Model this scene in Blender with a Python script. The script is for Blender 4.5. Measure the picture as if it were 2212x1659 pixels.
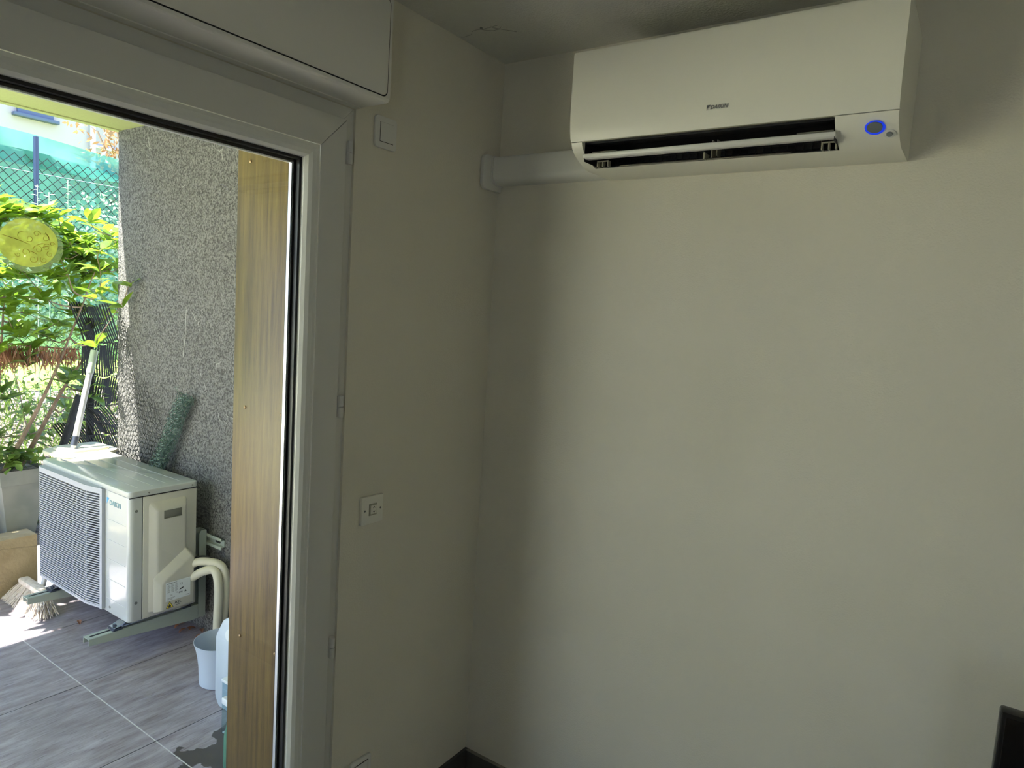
import bpy, bmesh, math, random
import numpy as np
from mathutils import Vector, Matrix
for o in list(bpy.data.objects): bpy.data.objects.remove(o)
SC = bpy.context.scene
COL = SC.collection
# ------------------------------------------------------------------ camera
cd = bpy.data.cameras.new('camera'); cam = bpy.data.objects.new('camera', cd); COL.objects.link(cam)
F_PX = 1481.37
cd.sensor_fit = 'HORIZONTAL'; cd.sensor_width = 36.0; cd.lens = F_PX / 2212 * 36.0
cd.clip_start = 0.02; cd.clip_end = 200
Rr = ((0.82046188, 0.56838427, 0.06149493), (0.10792434, -0.04835536, -0.99298242), (-0.56142199, 0.82134102, -0.10101623))
cam.matrix_world = Matrix(((Rr[0][0], -Rr[1][0], -Rr[2][0], 1.41406829), (Rr[0][1], -Rr[1][1], -Rr[2][1], -1.91263752),
                           (Rr[0][2], -Rr[1][2], -Rr[2][2], 1.67578178), (0, 0, 0, 1)))
SC.camera = cam
# ------------------------------------------------------------------ sky, sun, exposure
EXPOSURE = -0.04
SKY = 4.2; SUN = 34.0
vs = SC.view_settings; vs.view_transform = 'Standard'; vs.look = 'None'; vs.gamma = 1; vs.use_curve_mapping = False; vs.exposure = EXPOSURE
w = bpy.data.worlds.new('sky'); SC.world = w; w.use_nodes = True
nt = w.node_tree; nt.nodes.clear()
tc = nt.nodes.new('ShaderNodeTexCoord'); sp = nt.nodes.new('ShaderNodeSeparateXYZ'); cr = nt.nodes.new('ShaderNodeValToRGB')
bg = nt.nodes.new('ShaderNodeBackground'); wo = nt.nodes.new('ShaderNodeOutputWorld')
nt.links.new(tc.outputs['Generated'], sp.inputs[0]); nt.links.new(sp.outputs['Z'], cr.inputs[0])
cr.color_ramp.elements[0].position = 0.0; cr.color_ramp.elements[0].color = (.80, .90, 1.0, 1)
cr.color_ramp.elements[1].position = 0.6; cr.color_ramp.elements[1].color = (0.32, 0.52, 1.0, 1)
nt.links.new(cr.outputs[0], bg.inputs[0]); bg.inputs[1].default_value = SKY; nt.links.new(bg.outputs[0], wo.inputs[0])
sl = bpy.data.lights.new('sun', 'SUN'); sl.energy = SUN; sl.angle = math.radians(0.55); sl.color = (1.0, 0.95, 0.86)
so = bpy.data.objects.new('sun', sl); COL.objects.link(so); so.location = (-4, -6, 12)
so.rotation_euler = Vector((-0.166, -0.42, 1.0)).to_track_quat('Z', 'Y').to_euler()

# ------------------------------------------------------------------ materials
def mat(name, col, rough=0.5, var=None, vscale=8.0, vstretch=(1, 1, 1), bump=0.0, bscale=60.0, metal=0.0, spec=None,
        emis=None, alpha=1.0, trans=0.0, coat=0.0, detail=4, lo=0.35, hi=0.65, sheen=None):
    m = bpy.data.materials.new(name); m.use_nodes = True
    n = m.node_tree; b = n.nodes['Principled BSDF']
    b.inputs['Base Color'].default_value = (*col, 1); b.inputs['Roughness'].default_value = rough
    b.inputs['Metallic'].default_value = metal
    if spec is not None: b.inputs['Specular IOR Level'].default_value = spec
    if coat: b.inputs['Coat Weight'].default_value = coat
    if trans: b.inputs['Transmission Weight'].default_value = trans
    if alpha < 1: b.inputs['Alpha'].default_value = alpha
    if emis: b.inputs['Emission Color'].default_value = (*emis[0], 1); b.inputs['Emission Strength'].default_value = emis[1]
    if var or bump:
        t = n.nodes.new('ShaderNodeTexCoord'); mp = n.nodes.new('ShaderNodeMapping'); mp.inputs['Scale'].default_value = vstretch
        n.links.new(t.outputs['Object'], mp.inputs[0])
    if var:
        no = n.nodes.new('ShaderNodeTexNoise'); no.inputs['Scale'].default_value = vscale; no.inputs['Detail'].default_value = detail
        r = n.nodes.new('ShaderNodeValToRGB'); r.color_ramp.elements[0].position = lo; r.color_ramp.elements[1].position = hi
        r.color_ramp.elements[0].color = (*col, 1); r.color_ramp.elements[1].color = (*var, 1)
        n.links.new(mp.outputs[0], no.inputs['Vector']); n.links.new(no.outputs['Fac'], r.inputs[0]); n.links.new(r.outputs[0], b.inputs['Base Color'])
    if bump:
        nb = n.nodes.new('ShaderNodeTexNoise'); nb.inputs['Scale'].default_value = bscale; nb.inputs['Detail'].default_value = 3
        bp = n.nodes.new('ShaderNodeBump'); bp.inputs['Strength'].default_value = bump; bp.inputs['Distance'].default_value = 0.004
        n.links.new(mp.outputs[0], nb.inputs['Vector']); n.links.new(nb.outputs['Fac'], bp.inputs['Height']); n.links.new(bp.outputs[0], b.inputs['Normal'])
    return m
def leafmat(name, c1, c2, transl=0.45, gloss=0.35, scale=9.0):
    m = bpy.data.materials.new(name); m.use_nodes = True; n = m.node_tree; n.nodes.clear()
    o = n.nodes.new('ShaderNodeOutputMaterial'); mx = n.nodes.new('ShaderNodeMixShader'); mx.inputs[0].default_value = transl
    p = n.nodes.new('ShaderNodeBsdfPrincipled'); p.inputs['Roughness'].default_value = gloss; tr = n.nodes.new('ShaderNodeBsdfTranslucent')
    t = n.nodes.new('ShaderNodeTexCoord'); no = n.nodes.new('ShaderNodeTexNoise'); no.inputs['Scale'].default_value = scale
    r = n.nodes.new('ShaderNodeValToRGB'); r.color_ramp.elements[0].position = .35; r.color_ramp.elements[1].position = .65
    r.color_ramp.elements[0].color = (*c1, 1); r.color_ramp.elements[1].color = (*c2, 1)
    hs = n.nodes.new('ShaderNodeHueSaturation'); hs.inputs['Value'].default_value = 1.5; hs.inputs['Hue'].default_value = .485
    n.links.new(t.outputs['Object'], no.inputs['Vector']); n.links.new(no.outputs['Fac'], r.inputs[0])
    n.links.new(r.outputs[0], p.inputs['Base Color']); n.links.new(r.outputs[0], hs.inputs['Color']); n.links.new(hs.outputs[0], tr.inputs['Color'])
    n.links.new(p.outputs[0], mx.inputs[1]); n.links.new(tr.outputs[0], mx.inputs[2]); n.links.new(mx.outputs[0], o.inputs[0])
    return m
def glassmat(name, tint=(1, 1, 1), gl=0.05, dirt=0.0):
    m = bpy.data.materials.new(name); m.use_nodes = True; n = m.node_tree; n.nodes.clear()
    o = n.nodes.new('ShaderNodeOutputMaterial'); mx = n.nodes.new('ShaderNodeMixShader')
    t = n.nodes.new('ShaderNodeBsdfTransparent'); t.inputs[0].default_value = (*tint, 1)
    g = n.nodes.new('ShaderNodeBsdfGlossy'); g.inputs['Roughness'].default_value = 0.01
    fr = n.nodes.new('ShaderNodeFresnel'); fr.inputs[0].default_value = 1.45
    mu = n.nodes.new('ShaderNodeMath'); mu.operation = 'MULTIPLY'; mu.inputs[1].default_value = gl / 0.05
    ge = n.nodes.new('ShaderNodeNewGeometry'); iv = n.nodes.new('ShaderNodeMath'); iv.operation = 'SUBTRACT'; iv.inputs[0].default_value = 1
    m3 = n.nodes.new('ShaderNodeMath'); m3.operation = 'MULTIPLY'; n.links.new(ge.outputs['Backfacing'], iv.inputs[1])
    n.links.new(fr.outputs[0], mu.inputs[0]); n.links.new(mu.outputs[0], m3.inputs[0]); n.links.new(iv.outputs[0], m3.inputs[1]); n.links.new(m3.outputs[0], mx.inputs[0])
    n.links.new(t.outputs[0], mx.inputs[1]); n.links.new(g.outputs[0], mx.inputs[2])
    n.links.new(mx.outputs[0], o.inputs[0])
    return m
M = {}
M['wall'] = mat('painted_plaster', (.73, .69, .57), .75, bump=.25, bscale=220, var=(.76, .72, .605), vscale=2.2)
M['ceil'] = mat('ceiling_plaster', (.66, .65, .58), .9, bump=.6, bscale=140, var=(.70, .69, .61), vscale=3)
M['skirt'] = mat('dark_grey_tile', (.085, .08, .072), .4)
M['grout'] = mat('grout', (.3, .28, .22), .9)
M['floor_in'] = mat('indoor_tile', (.38, .35, .31), .35, var=(.45, .42, .37), vscale=5)
M['pvc'] = mat('white_pvc', (.74, .73, .69), .32, spec=.5)
M['pvc2'] = mat('white_pvc_frame', (.66, .65, .60), .42)
M['bead'] = mat('white_glazing_bead', (.74, .74, .69), .28)
M['black'] = mat('black_rubber', (.006, .006, .007), .4)
M['alu'] = mat('aluminium_spacer', (.75, .77, .8), .3, metal=.8)
M['glass'] = glassmat('door_glass', (.98, .99, .98), .05)
M['soffit'] = mat('soffit_bounce_tint', (.50, .54, .25), .85, bump=.3, bscale=40)  # yellow-green bounce from the lawn is tinted into the soffit colour
M['plastic'] = mat('white_plastic', (.82, .80, .70), .38)
M['plastic2'] = mat('white_plastic_satin', (.74, .73, .68), .3)
M['box'] = mat('shutter_box_plastic', (.74, .72, .66), .35)
M['seam'] = mat('dark_seam', (.02, .018, .015), .8)
M['dark'] = mat('dark_cavity', (.008, .008, .009), .6)
M['vane'] = mat('cream_vane', (.42, .40, .30), .35)
M['logo'] = mat('grey_print', (.16, .16, .15), .5)
M['ring'] = mat('blue_light_ring', (.0, .02, .5), .4, emis=((.01, .06, 1.0), .55))
M['btn'] = mat('grey_lens', (.18, .2, .2), .35)
M['tv'] = mat('black_gloss_plastic', (.004, .004, .005), .25)
M['cab'] = mat('dark_cabinet_wood', (.03, .025, .02), .5)
M['unit'] = mat('unit_painted_metal', (.50, .515, .51), .16, spec=.8)
M['grille'] = mat('unit_grille_plastic', (.38, .40, .45), .4)
M['unitside'] = mat('unit_side_plastic', (.56, .54, .48), .35)
M['navy'] = mat('fan_navy', (.012, .016, .05), .4)
M['fin'] = mat('condenser_fins', (.10, .10, .11), .4, metal=.5)
M['brk'] = mat('grey_green_metal', (0.36, 0.405, 0.369), .4)
M['bolt'] = mat('dark_bolt', (.06, .07, .10), .35, metal=.5)
M['steel'] = mat('shiny_steel', (.6, .62, .66), .2, metal=1)
M['pipe'] = mat('cream_insulation', (0.608, 0.58, 0.475), .6, bump=.15, bscale=90)
M['cable'] = mat('black_cable', (.01, .01, .012), .5)
M['lab'] = mat('label_white', (.72, .76, .80), .4)
M['ink'] = mat('label_ink', (.03, .03, .04), .6)
M['blue'] = mat('logo_blue', (.08, .38, .75), .5)
M['logo2'] = mat('logo_teal_grey', (.16, .30, .33), .5)
M['yellow'] = mat('warning_yellow', (.75, .6, .05), .5)
M['bin'] = mat('pale_blue_white_plastic', (0.51, 0.578, 0.68), .3)
M['board'] = None
M['mesh'] = mat('green_wire', (.045, .10, .085), .45, var=(.16, .24, .20), vscale=90)
M['wire'] = mat('dark_wire', (.014, .017, .015), .5)
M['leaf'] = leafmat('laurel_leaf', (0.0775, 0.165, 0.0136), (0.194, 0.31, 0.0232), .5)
M['leafd'] = leafmat('dark_green_leaf', (0.032, 0.064, 0.0192), (0.096, 0.16, 0.04), .35)  # darker leaf greens used for the undergrowth
M['leafg'] = leafmat('grass_leaf', (0.072, 0.144, 0.024), (0.16, 0.256, 0.048), .45)
M['ivy'] = leafmat('ivy_leaf', (.20, .32, .20), (.46, .56, .42), .35, scale=3)
M['dry'] = leafmat('dry_leaf', (.32, .15, .08), (.50, .28, .18), .35)
M['autumn'] = leafmat('orange_brown_leaf', (0.192, 0.112, 0.056), (0.32, 0.192, 0.08), .4, scale=3)
M['bark'] = mat('bark', (0.21, 0.143, 0.105), .85, var=(0.36, 0.255, 0.195), vscale=30, bump=.5)
M['lawn'] = mat('lawn', (0.21, 0.36, 0.045), .95, var=(0.3, 0.45, 0.075), vscale=5, bump=.6, bscale=60)
M['soil'] = mat('leafy_soil', (0.09, 0.0675, 0.0525), .95, var=(0.36, 0.285, 0.225), vscale=45, bump=1, bscale=50)
M['gwall'] = mat('tan_render', (0.352, 0.272, 0.16), .9, var=(0.448, 0.352, 0.224), vscale=9, bump=.7, bscale=70)
M['pot'] = mat('grey_planter', (0.208, 0.216, 0.208), .5, var=(0.272, 0.272, 0.256), vscale=10)
M['plank'] = mat('black_plank', (.008, .008, .010), .6)
M['screen'] = mat('dark_reed_slat', (.010, .010, .010), .8)
M['post'] = mat('dark_blue_post', (.02, .04, .09), .4)
M['pole'] = mat('grey_broom_pole', (0.52, 0.52, 0.55), .45)
M['bristle'] = mat('pale_bristle', (.62, .52, .44), .8, var=(.78, .70, .62), vscale=60)
M['bldg'] = mat('pale_render', (.40, .35, .36), .9)
M['shut'] = mat('blue_grey_shutter', (.07, .095, .17), .6)
M['winf'] = mat('pale_blue_frame', (0.608, 0.736, 0.9), .5)
M['stick'] = None
M['brown'] = mat('ornament_brown', (.42, .24, .01), .5)
M['cob'] = mat('cobweb', (.3, .3, .27), .9)
M['cobw'] = mat('cobweb_white', (.75, .75, .72), .9)
M['cream'] = mat('cream_lid', (.60, .57, .45), .45)
M['screw'] = mat('bronze_screw', (.25, .17, .09), .35, metal=.7)
M['clear'] = glassmat('clear_plastic', (.86, .93, .95), .10)
M['greenb'] = mat('green_bottle', (.12, .5, .22), .4)
M['cap'] = mat('white_cap', (0.675, 0.72, 0.756), .4)
def ramp_setup(n, fac, stops):
    r = n.nodes.new('ShaderNodeValToRGB'); e = r.color_ramp.elements
    e[0].position, e[0].color = stops[0][0], (*stops[0][1], 1); e[1].position, e[1].color = stops[-1][0], (*stops[-1][1], 1)
    for p_, c_ in stops[1:-1]:
        x = e.new(p_); x.color = (*c_, 1)
    n.links.new(fac, r.inputs[0]); return r
def noise(n, vec, scale, detail=4, stretch=(1, 1, 1), rough=.5):
    mp = n.nodes.new('ShaderNodeMapping'); mp.inputs['Scale'].default_value = stretch; n.links.new(vec, mp.inputs[0])
    t = n.nodes.new('ShaderNodeTexNoise'); t.inputs['Scale'].default_value = scale; t.inputs['Detail'].default_value = detail
    t.inputs['Roughness'].default_value = rough
    n.links.new(mp.outputs[0], t.inputs['Vector']); return t
def mixc(n, fac, a, b, mode='MIX'):
    m = n.nodes.new('ShaderNodeMix'); m.data_type = 'RGBA'; m.blend_type = mode
    for s, v in ((0, fac), (6, a), (7, b)):
        if hasattr(v, 'is_linked') or hasattr(v, 'links'): n.links.new(v, m.inputs[s])
        else: m.inputs[s].default_value = v if s == 0 else (*v, 1)
    return m.outputs[2]
def terrace_mat():
    m = mat('wood_look_tile', (.2, .19, .2), .5); n = m.node_tree; b = n.nodes['Principled BSDF']
    t = n.nodes.new('ShaderNodeTexCoord').outputs['Object']
    g1 = noise(n, t, 6, 6, (5, 1, 1), .62); g2 = noise(n, t, 18, 5, (12, .8, 1), .65); g3 = noise(n, t, 2.2, 3)
    base = ramp_setup(n, g1.outputs['Fac'], [(.3, (.225, .185, .205)), (.5, (.33, .295, .325)), (.72, (.45, .415, .465))]).outputs[0]
    st = ramp_setup(n, g2.outputs['Fac'], [(.30, (.35, .32, .32)), (.46, (1, 1, 1)), (.9, (1, 1, 1))]).outputs[0]
    c = mixc(n, .8, base, st, 'MULTIPLY')
    big = ramp_setup(n, g3.outputs['Fac'], [(.3, (.72, .70, .72)), (.7, (1.1, 1.1, 1.12))]).outputs[0]
    c = mixc(n, .8, c, big, 'MULTIPLY')
    # drying water marks close to the house wall
    wn = noise(n, t, 7, 4, (1.0, 1.0, 1)); sx = n.nodes.new('ShaderNodeSeparateXYZ'); n.links.new(t, sx.inputs[0])
    d = n.nodes.new('ShaderNodeVectorMath'); d.operation = 'DISTANCE'; n.links.new(t, d.inputs[0]); d.inputs[1].default_value = (-.72, -.44, 0)
    mr = n.nodes.new('ShaderNodeMapRange'); mr.inputs[1].default_value = .10; mr.inputs[2].default_value = .42; mr.inputs[3].default_value = .17; mr.inputs[4].default_value = -.28
    n.links.new(d.outputs['Value'], mr.inputs[0])
    ad = n.nodes.new('ShaderNodeMath'); ad.operation = 'ADD'; n.links.new(wn.outputs['Fac'], ad.inputs[0]); n.links.new(mr.outputs[0], ad.inputs[1])
    wr = ramp_setup(n, ad.outputs[0], [(.56, (0, 0, 0)), (.575, (1, 1, 1))])
    c = mixc(n, wr.outputs[0], c, (.075, .062, .058))
    n.links.new(c, b.inputs['Base Color'])
    bp = n.nodes.new('ShaderNodeBump'); bp.inputs['Strength'].default_value = .3; bp.inputs['Distance'].default_value = .002
    n.links.new(g2.outputs['Fac'], bp.inputs['Height']); n.links.new(bp.outputs[0], b.inputs['Normal'])
    return m
def stucco_mat():
    m = mat('grey_roughcast', (.3, .3, .3), .9); n = m.node_tree; b = n.nodes['Principled BSDF']
    t = n.nodes.new('ShaderNodeTexCoord').outputs['Object']
    a = noise(n, t, 130, 3, (1, 1, 1), .6); s = noise(n, t, 3, 3); q = noise(n, t, 260, 2)
    base = ramp_setup(n, a.outputs['Fac'], [(.36, (.035, .034, .034)), (.5, (.125, .123, .123)), (.62, (.21, .206, .203))]).outputs[0]
    c = mixc(n, .6, base, ramp_setup(n, s.outputs['Fac'], [(.3, (.85, .84, .82)), (.7, (1, 1, 1))]).outputs[0], 'MULTIPLY')
    n.links.new(c, b.inputs['Base Color'])
    bp = n.nodes.new('ShaderNodeBump'); bp.inputs['Strength'].default_value = .9; bp.inputs['Distance'].default_value = .006
    n.links.new(a.outputs['Fac'], bp.inputs['Height']); n.links.new(bp.outputs[0], b.inputs['Normal'])
    return m
def board_mat():
    m = mat('stained_wood', (.25, .16, .09), .38); n = m.node_tree; b = n.nodes['Principled BSDF']
    t = n.nodes.new('ShaderNodeTexCoord').outputs['Object']
    a = noise(n, t, 9, 6, (9, 1, .35), .6); s = noise(n, t, 60, 4, (9, 1, .25), .7); f = noise(n, t, 90, 2, (1, 1, .5))
    c = ramp_setup(n, a.outputs['Fac'], [(.3, (.066, .038, .011)), (.52, (.12, .076, .019)), (.72, (.165, .112, .028))]).outputs[0]
    c = mixc(n, .7, c, ramp_setup(n, s.outputs['Fac'], [(.33, (.45, .40, .36)), (.5, (1, 1, 1))]).outputs[0], 'MULTIPLY')
    n.links.new(c, b.inputs['Base Color'])
    bp = n.nodes.new('ShaderNodeBump'); bp.inputs['Strength'].default_value = .2; bp.inputs['Distance'].default_value = .002
    n.links.new(s.outputs['Fac'], bp.inputs['Height']); n.links.new(bp.outputs[0], b.inputs['Normal'])
    return m
def veil_mat(name, col, dens, scale=200, translu=.5, fine=True, dark=None):
    m = bpy.data.materials.new(name); m.use_nodes = True; n = m.node_tree; n.nodes.clear()
    o = n.nodes.new('ShaderNodeOutputMaterial'); mx = n.nodes.new('ShaderNodeMixShader'); tr = n.nodes.new('ShaderNodeBsdfTransparent')
    d = n.nodes.new('ShaderNodeBsdfDiffuse'); tl = n.nodes.new('ShaderNodeBsdfTranslucent'); m2 = n.nodes.new('ShaderNodeMixShader'); m2.inputs[0].default_value = translu
    t = n.nodes.new('ShaderNodeTexCoord').outputs['Object']
    s = noise(n, t, scale, 3, (1, 1, 1)); c = ramp_setup(n, s.outputs['Fac'], [(.35, col), (.65, dark or tuple(v * .75 for v in col))]).outputs[0]
    n.links.new(c, d.inputs[0]); n.links.new(c, tl.inputs[0]); n.links.new(d.outputs[0], m2.inputs[1]); n.links.new(tl.outputs[0], m2.inputs[2])
    mx.inputs[0].default_value = dens; n.links.new(tr.outputs[0], mx.inputs[1]); n.links.new(m2.outputs[0], mx.inputs[2]); n.links.new(mx.outputs[0], o.inputs[0])
    return m
M['tile'] = terrace_mat(); M['stucco'] = stucco_mat(); M['board'] = board_mat()
M['net'] = veil_mat('green_shade_net', (0.045, 0.225, 0.18), .82, 2.5, .5, dark=(0.027, 0.15, 0.128))
M['stick'] = veil_mat('translucent_yellow_film', (.62, .66, .12), .80, 60, .75)
M['film'] = veil_mat('clear_rim_film', (.6, .75, .4), .28, 60, .75)
M['jerry'] = mat('translucent_jerrycan', (0.54, 0.612, 0.684), .35, var=(0.486, 0.558, 0.63), vscale=10)
M['jd'] = mat('grout_dark', (.03, .03, .035), .9)
M['jl'] = mat('grout_light', (.62, .60, .62), .9)

# ------------------------------------------------------------------ geometry helpers
class MB:
    """collects shapes, then links them as ONE mesh object"""
    def __init__(s): s.v = []; s.f = []; s.sm = []
    def add(s, vs_, fs, smooth=False):
        k = len(s.v); s.v += [tuple(v) for v in vs_]; s.f += [tuple(i + k for i in f) for f in fs]; s.sm += [smooth] * len(fs); return s
    def bm(s, b, smooth=False):
        b.verts.ensure_lookup_table(); b.verts.index_update()
        s.add([v.co[:] for v in b.verts], [[v.index for v in f.verts] for f in b.faces], smooth); b.free(); return s
    def box(s, x0, x1, y0, y1, z0, z1, bev=0.0, seg=2, mtx=None):
        b = bmesh.new(); bmesh.ops.create_cube(b, size=1)
        for v in b.verts: v.co = ((x0 + x1) / 2 + v.co.x * abs(x1 - x0), (y0 + y1) / 2 + v.co.y * abs(y1 - y0), (z0 + z1) / 2 + v.co.z * abs(z1 - z0))
        if bev: bmesh.ops.bevel(b, geom=b.edges[:] , offset=bev, segments=seg, affect='EDGES', profile=.5)
        if mtx: b.transform(mtx)
        return s.bm(b, bool(bev))
    def prism(s, pts, axis, a, b_, bev=0.0, smooth=False):
        """pts: 2D polygon; axis: extrusion axis; the other two axes in xyz order"""
        def P(p, t):
            l = list(p); l.insert(axis, t); return tuple(l)
        bmm = bmesh.new(); A = [bmm.verts.new(P(p, a)) for p in pts]; B = [bmm.verts.new(P(p, b_)) for p in pts]
        bmm.faces.new(A); bmm.faces.new(B[::-1]); n = len(pts)
        for i in range(n): bmm.faces.new((A[i], B[i], B[(i + 1) % n], A[(i + 1) % n]))
        bmesh.ops.recalc_face_normals(bmm, faces=bmm.faces[:])
        if bev: bmesh.ops.bevel(bmm, geom=bmm.edges[:], offset=bev, segments=2, affect='EDGES', profile=.5)
        return s.bm(bmm, smooth or bool(bev))
    def cyl(s, p0, p1, r0, r1=None, n=24, cap=True, smooth=True):
        p0 = Vector(p0); p1 = Vector(p1); r1 = r0 if r1 is None else r1
        q = (p1 - p0).to_track_quat('Z', 'Y'); V = []
        for p, r in ((p0, r0), (p1, r1)):
            for i in range(n):
                a = 2 * math.pi * i / n; V.append(p + q @ Vector((r * math.cos(a), r * math.sin(a), 0)))
        s.add(V, [(i, (i + 1) % n, n + (i + 1) % n, n + i) for i in range(n)], smooth)
        if cap: s.add(V, [tuple(range(n))[::-1], tuple(range(n, 2 * n))])
        return s
    def tube(s, pts, r, n=8, cap=True):
        pts = [Vector(p) for p in pts]; rs = r if isinstance(r, (list, tuple)) else [r] * len(pts)
        V = []; up = None
        for i, p in enumerate(pts):
            d = (pts[min(i + 1, len(pts) - 1)] - pts[max(i - 1, 0)]).normalized()
            if up is None: up = d.orthogonal().normalized()
            up = (up - d * up.dot(d)); up = up.normalized() if up.length > 1e-6 else d.orthogonal().normalized()
            sd = d.cross(up)
            for k in range(n):
                a = 2 * math.pi * k / n; V.append(p + (up * math.cos(a) + sd * math.sin(a)) * rs[i])
        Fs = []
        for i in range(len(pts) - 1):
            for k in range(n): Fs.append((i * n + k, i * n + (k + 1) % n, (i + 1) * n + (k + 1) % n, (i + 1) * n + k))
        if cap: Fs += [tuple(range(n))[::-1], tuple(range((len(pts) - 1) * n, len(pts) * n))]
        return s.add(V, Fs, True)
    def lathe(s, prof, c, n=40, smooth=True, sq=1.0):
        V = []; Fs = []
        for (r, z) in prof:
            for k in range(n):
                a = 2 * math.pi * k / n; V.append((c[0] + r * math.cos(a), c[1] + r * math.sin(a) * sq, c[2] + z))
        for i in range(len(prof) - 1):
            for k in range(n): Fs.append((i * n + k, i * n + (k + 1) % n, (i + 1) * n + (k + 1) % n, (i + 1) * n + k))
        return s.add(V, Fs, smooth)
    def wires(s, segs, r):
        for a, b in segs:
            a = Vector(a); b = Vector(b); d = b - a
            if d.length < 1e-6: continue
            u = d.orthogonal().normalized() * r; v = d.normalized().cross(u)
            V = []
            for p in (a, b):
                for k in range(3):
                    an = 2.0944 * k; V.append(p + u * math.cos(an) + v * math.sin(an))
            s.add(V, [(0, 1, 4, 3), (1, 2, 5, 4), (2, 0, 3, 5)])
        return s
    def leaf(s, p, d, nrm, L, W, fold=.25, droop=.15):
        d = d.normalized(); sd = d.cross(nrm)
        sd = sd.normalized() if sd.length > 1e-5 else d.orthogonal().normalized(); up = sd.cross(d)
        ring = ((0, 0, 0), (.18, .28, .0), (.45, .5, -.02), (.75, .34, -.08), (1.0, 0, -.2))
        mid = [p + d * (L * t) + up * (z * droop / .15 * L) for t, _, z in ring]
        lf = [mid[i] + sd * (W * w_) + up * (W * w_ * fold) for i, (t, w_, z) in enumerate(ring)]
        rt = [mid[i] - sd * (W * w_) + up * (W * w_ * fold) for i, (t, w_, z) in enumerate(ring)]
        V = [mid[0], mid[1], mid[2], mid[3], mid[4], lf[1], lf[2], lf[3], rt[1], rt[2], rt[3]]
        return s.add(V, [(0, 1, 5), (1, 2, 6, 5), (2, 3, 7, 6), (3, 4, 7), (0, 8, 1), (1, 8, 9, 2), (2, 9, 10, 3), (3, 10, 4)])
    def leaf4(s, p, d, nrm, L, W):
        d = d.normalized(); sd = d.cross(nrm)
        sd = sd.normalized() if sd.length > 1e-5 else d.orthogonal().normalized()
        return s.add([p, p + d * L * .5 + sd * W * .5, p + d * L, p + d * L * .5 - sd * W * .5], [(0, 1, 2, 3)])
    def build(s, name, m, parent=None, **kw):
        me = bpy.data.meshes.new(name); me.from_pydata(s.v, [], s.f); me.materials.append(m)
        me.polygons.foreach_set('use_smooth', s.sm); me.update()
        bmm = bmesh.new(); bmm.from_mesh(me); 
        if len(bmm.faces) < 6000: bmesh.ops.recalc_face_normals(bmm, faces=bmm.faces[:])
        bmm.to_mesh(me); bmm.free()
        if any(s.sm): me.set_sharp_from_angle(angle=math.radians(38))
        return link(name, me, parent, **kw)
def link(name, me, parent=None, **kw):
    o = bpy.data.objects.new(name, me); COL.objects.link(o)
    if parent: o.parent = parent; o.matrix_parent_inverse = Matrix.Translation(-Vector(LOC.get(parent.name, (0, 0, 0))))
    for k, v in kw.items(): o[k] = v
    return o
LOC = {}
def parent_loc(p):
    v = Vector((0, 0, 0)); q = p
    while q is not None:
        v += Vector(LOC.get(q.name, (0, 0, 0))); q = q.parent
    return v
def thing(name, label, cat, loc=(0, 0, 0), group=None):
    o = bpy.data.objects.new(name, None); COL.objects.link(o); o.location = loc; LOC[o.name] = loc
    o.empty_display_size = .05; o['label'] = label; o['category'] = cat
    if group: o['group'] = group
    return o
def tag(o, label, cat, group=None, kind=None):
    o['label'] = label; o['category'] = cat
    if group: o['group'] = group
    if kind: o['kind'] = kind
    return o
def struct(o): o['kind'] = 'structure'; return o
def text(s, size, m, mtx, name, parent, depth=.0004, sx=1.0, shear=0.0, bold=0.0):
    c = bpy.data.curves.new('t', 'FONT'); c.body = s; c.size = size; c.extrude = depth; c.shear = shear; c.offset = bold
    t = bpy.data.objects.new('t', c); COL.objects.link(t)
    dg = bpy.context.evaluated_depsgraph_get(); me = bpy.data.meshes.new_from_object(t.evaluated_get(dg))
    bpy.data.objects.remove(t); me.transform(Matrix.Diagonal((sx, 1, 1, 1))); me.transform(mtx); me.materials.clear(); me.materials.append(m)
    return link(name, me, parent)
def frame_mtx(origin, xdir, ydir):
    x = Vector(xdir).normalized(); y = Vector(ydir).normalized(); z = x.cross(y)
    return Matrix(((x.x, y.x, z.x, origin[0]), (x.y, y.y, z.y, origin[1]), (x.z, y.z, z.z, origin[2]), (0, 0, 0, 1)))
def rpoly(x0, x1, y0, y1, r, n=5, corners=(1, 1, 1, 1)):
    """rounded rectangle polygon; corners in order (x0y0, x1y0, x1y1, x0y1)"""
    P = []
    for (cx, cy, a0, on) in ((x0 + r, y0 + r, 180, corners[0]), (x1 - r, y0 + r, 270, corners[1]), (x1 - r, y1 - r, 0, corners[2]), (x0 + r, y1 - r, 90, corners[3])):
        if not on: P.append((cx + r * (1 if a0 in (270, 0) else -1), cy + r * (1 if a0 in (0, 90) else -1))); continue
        for k in range(n + 1):
            a = math.radians(a0 + 90 * k / n); P.append((cx + r * math.cos(a), cy + r * math.sin(a)))
    return P
rnd = random.Random(7)
def rv(s=1.0): return Vector((rnd.uniform(-s, s), rnd.uniform(-s, s), rnd.uniform(-s, s)))

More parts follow.
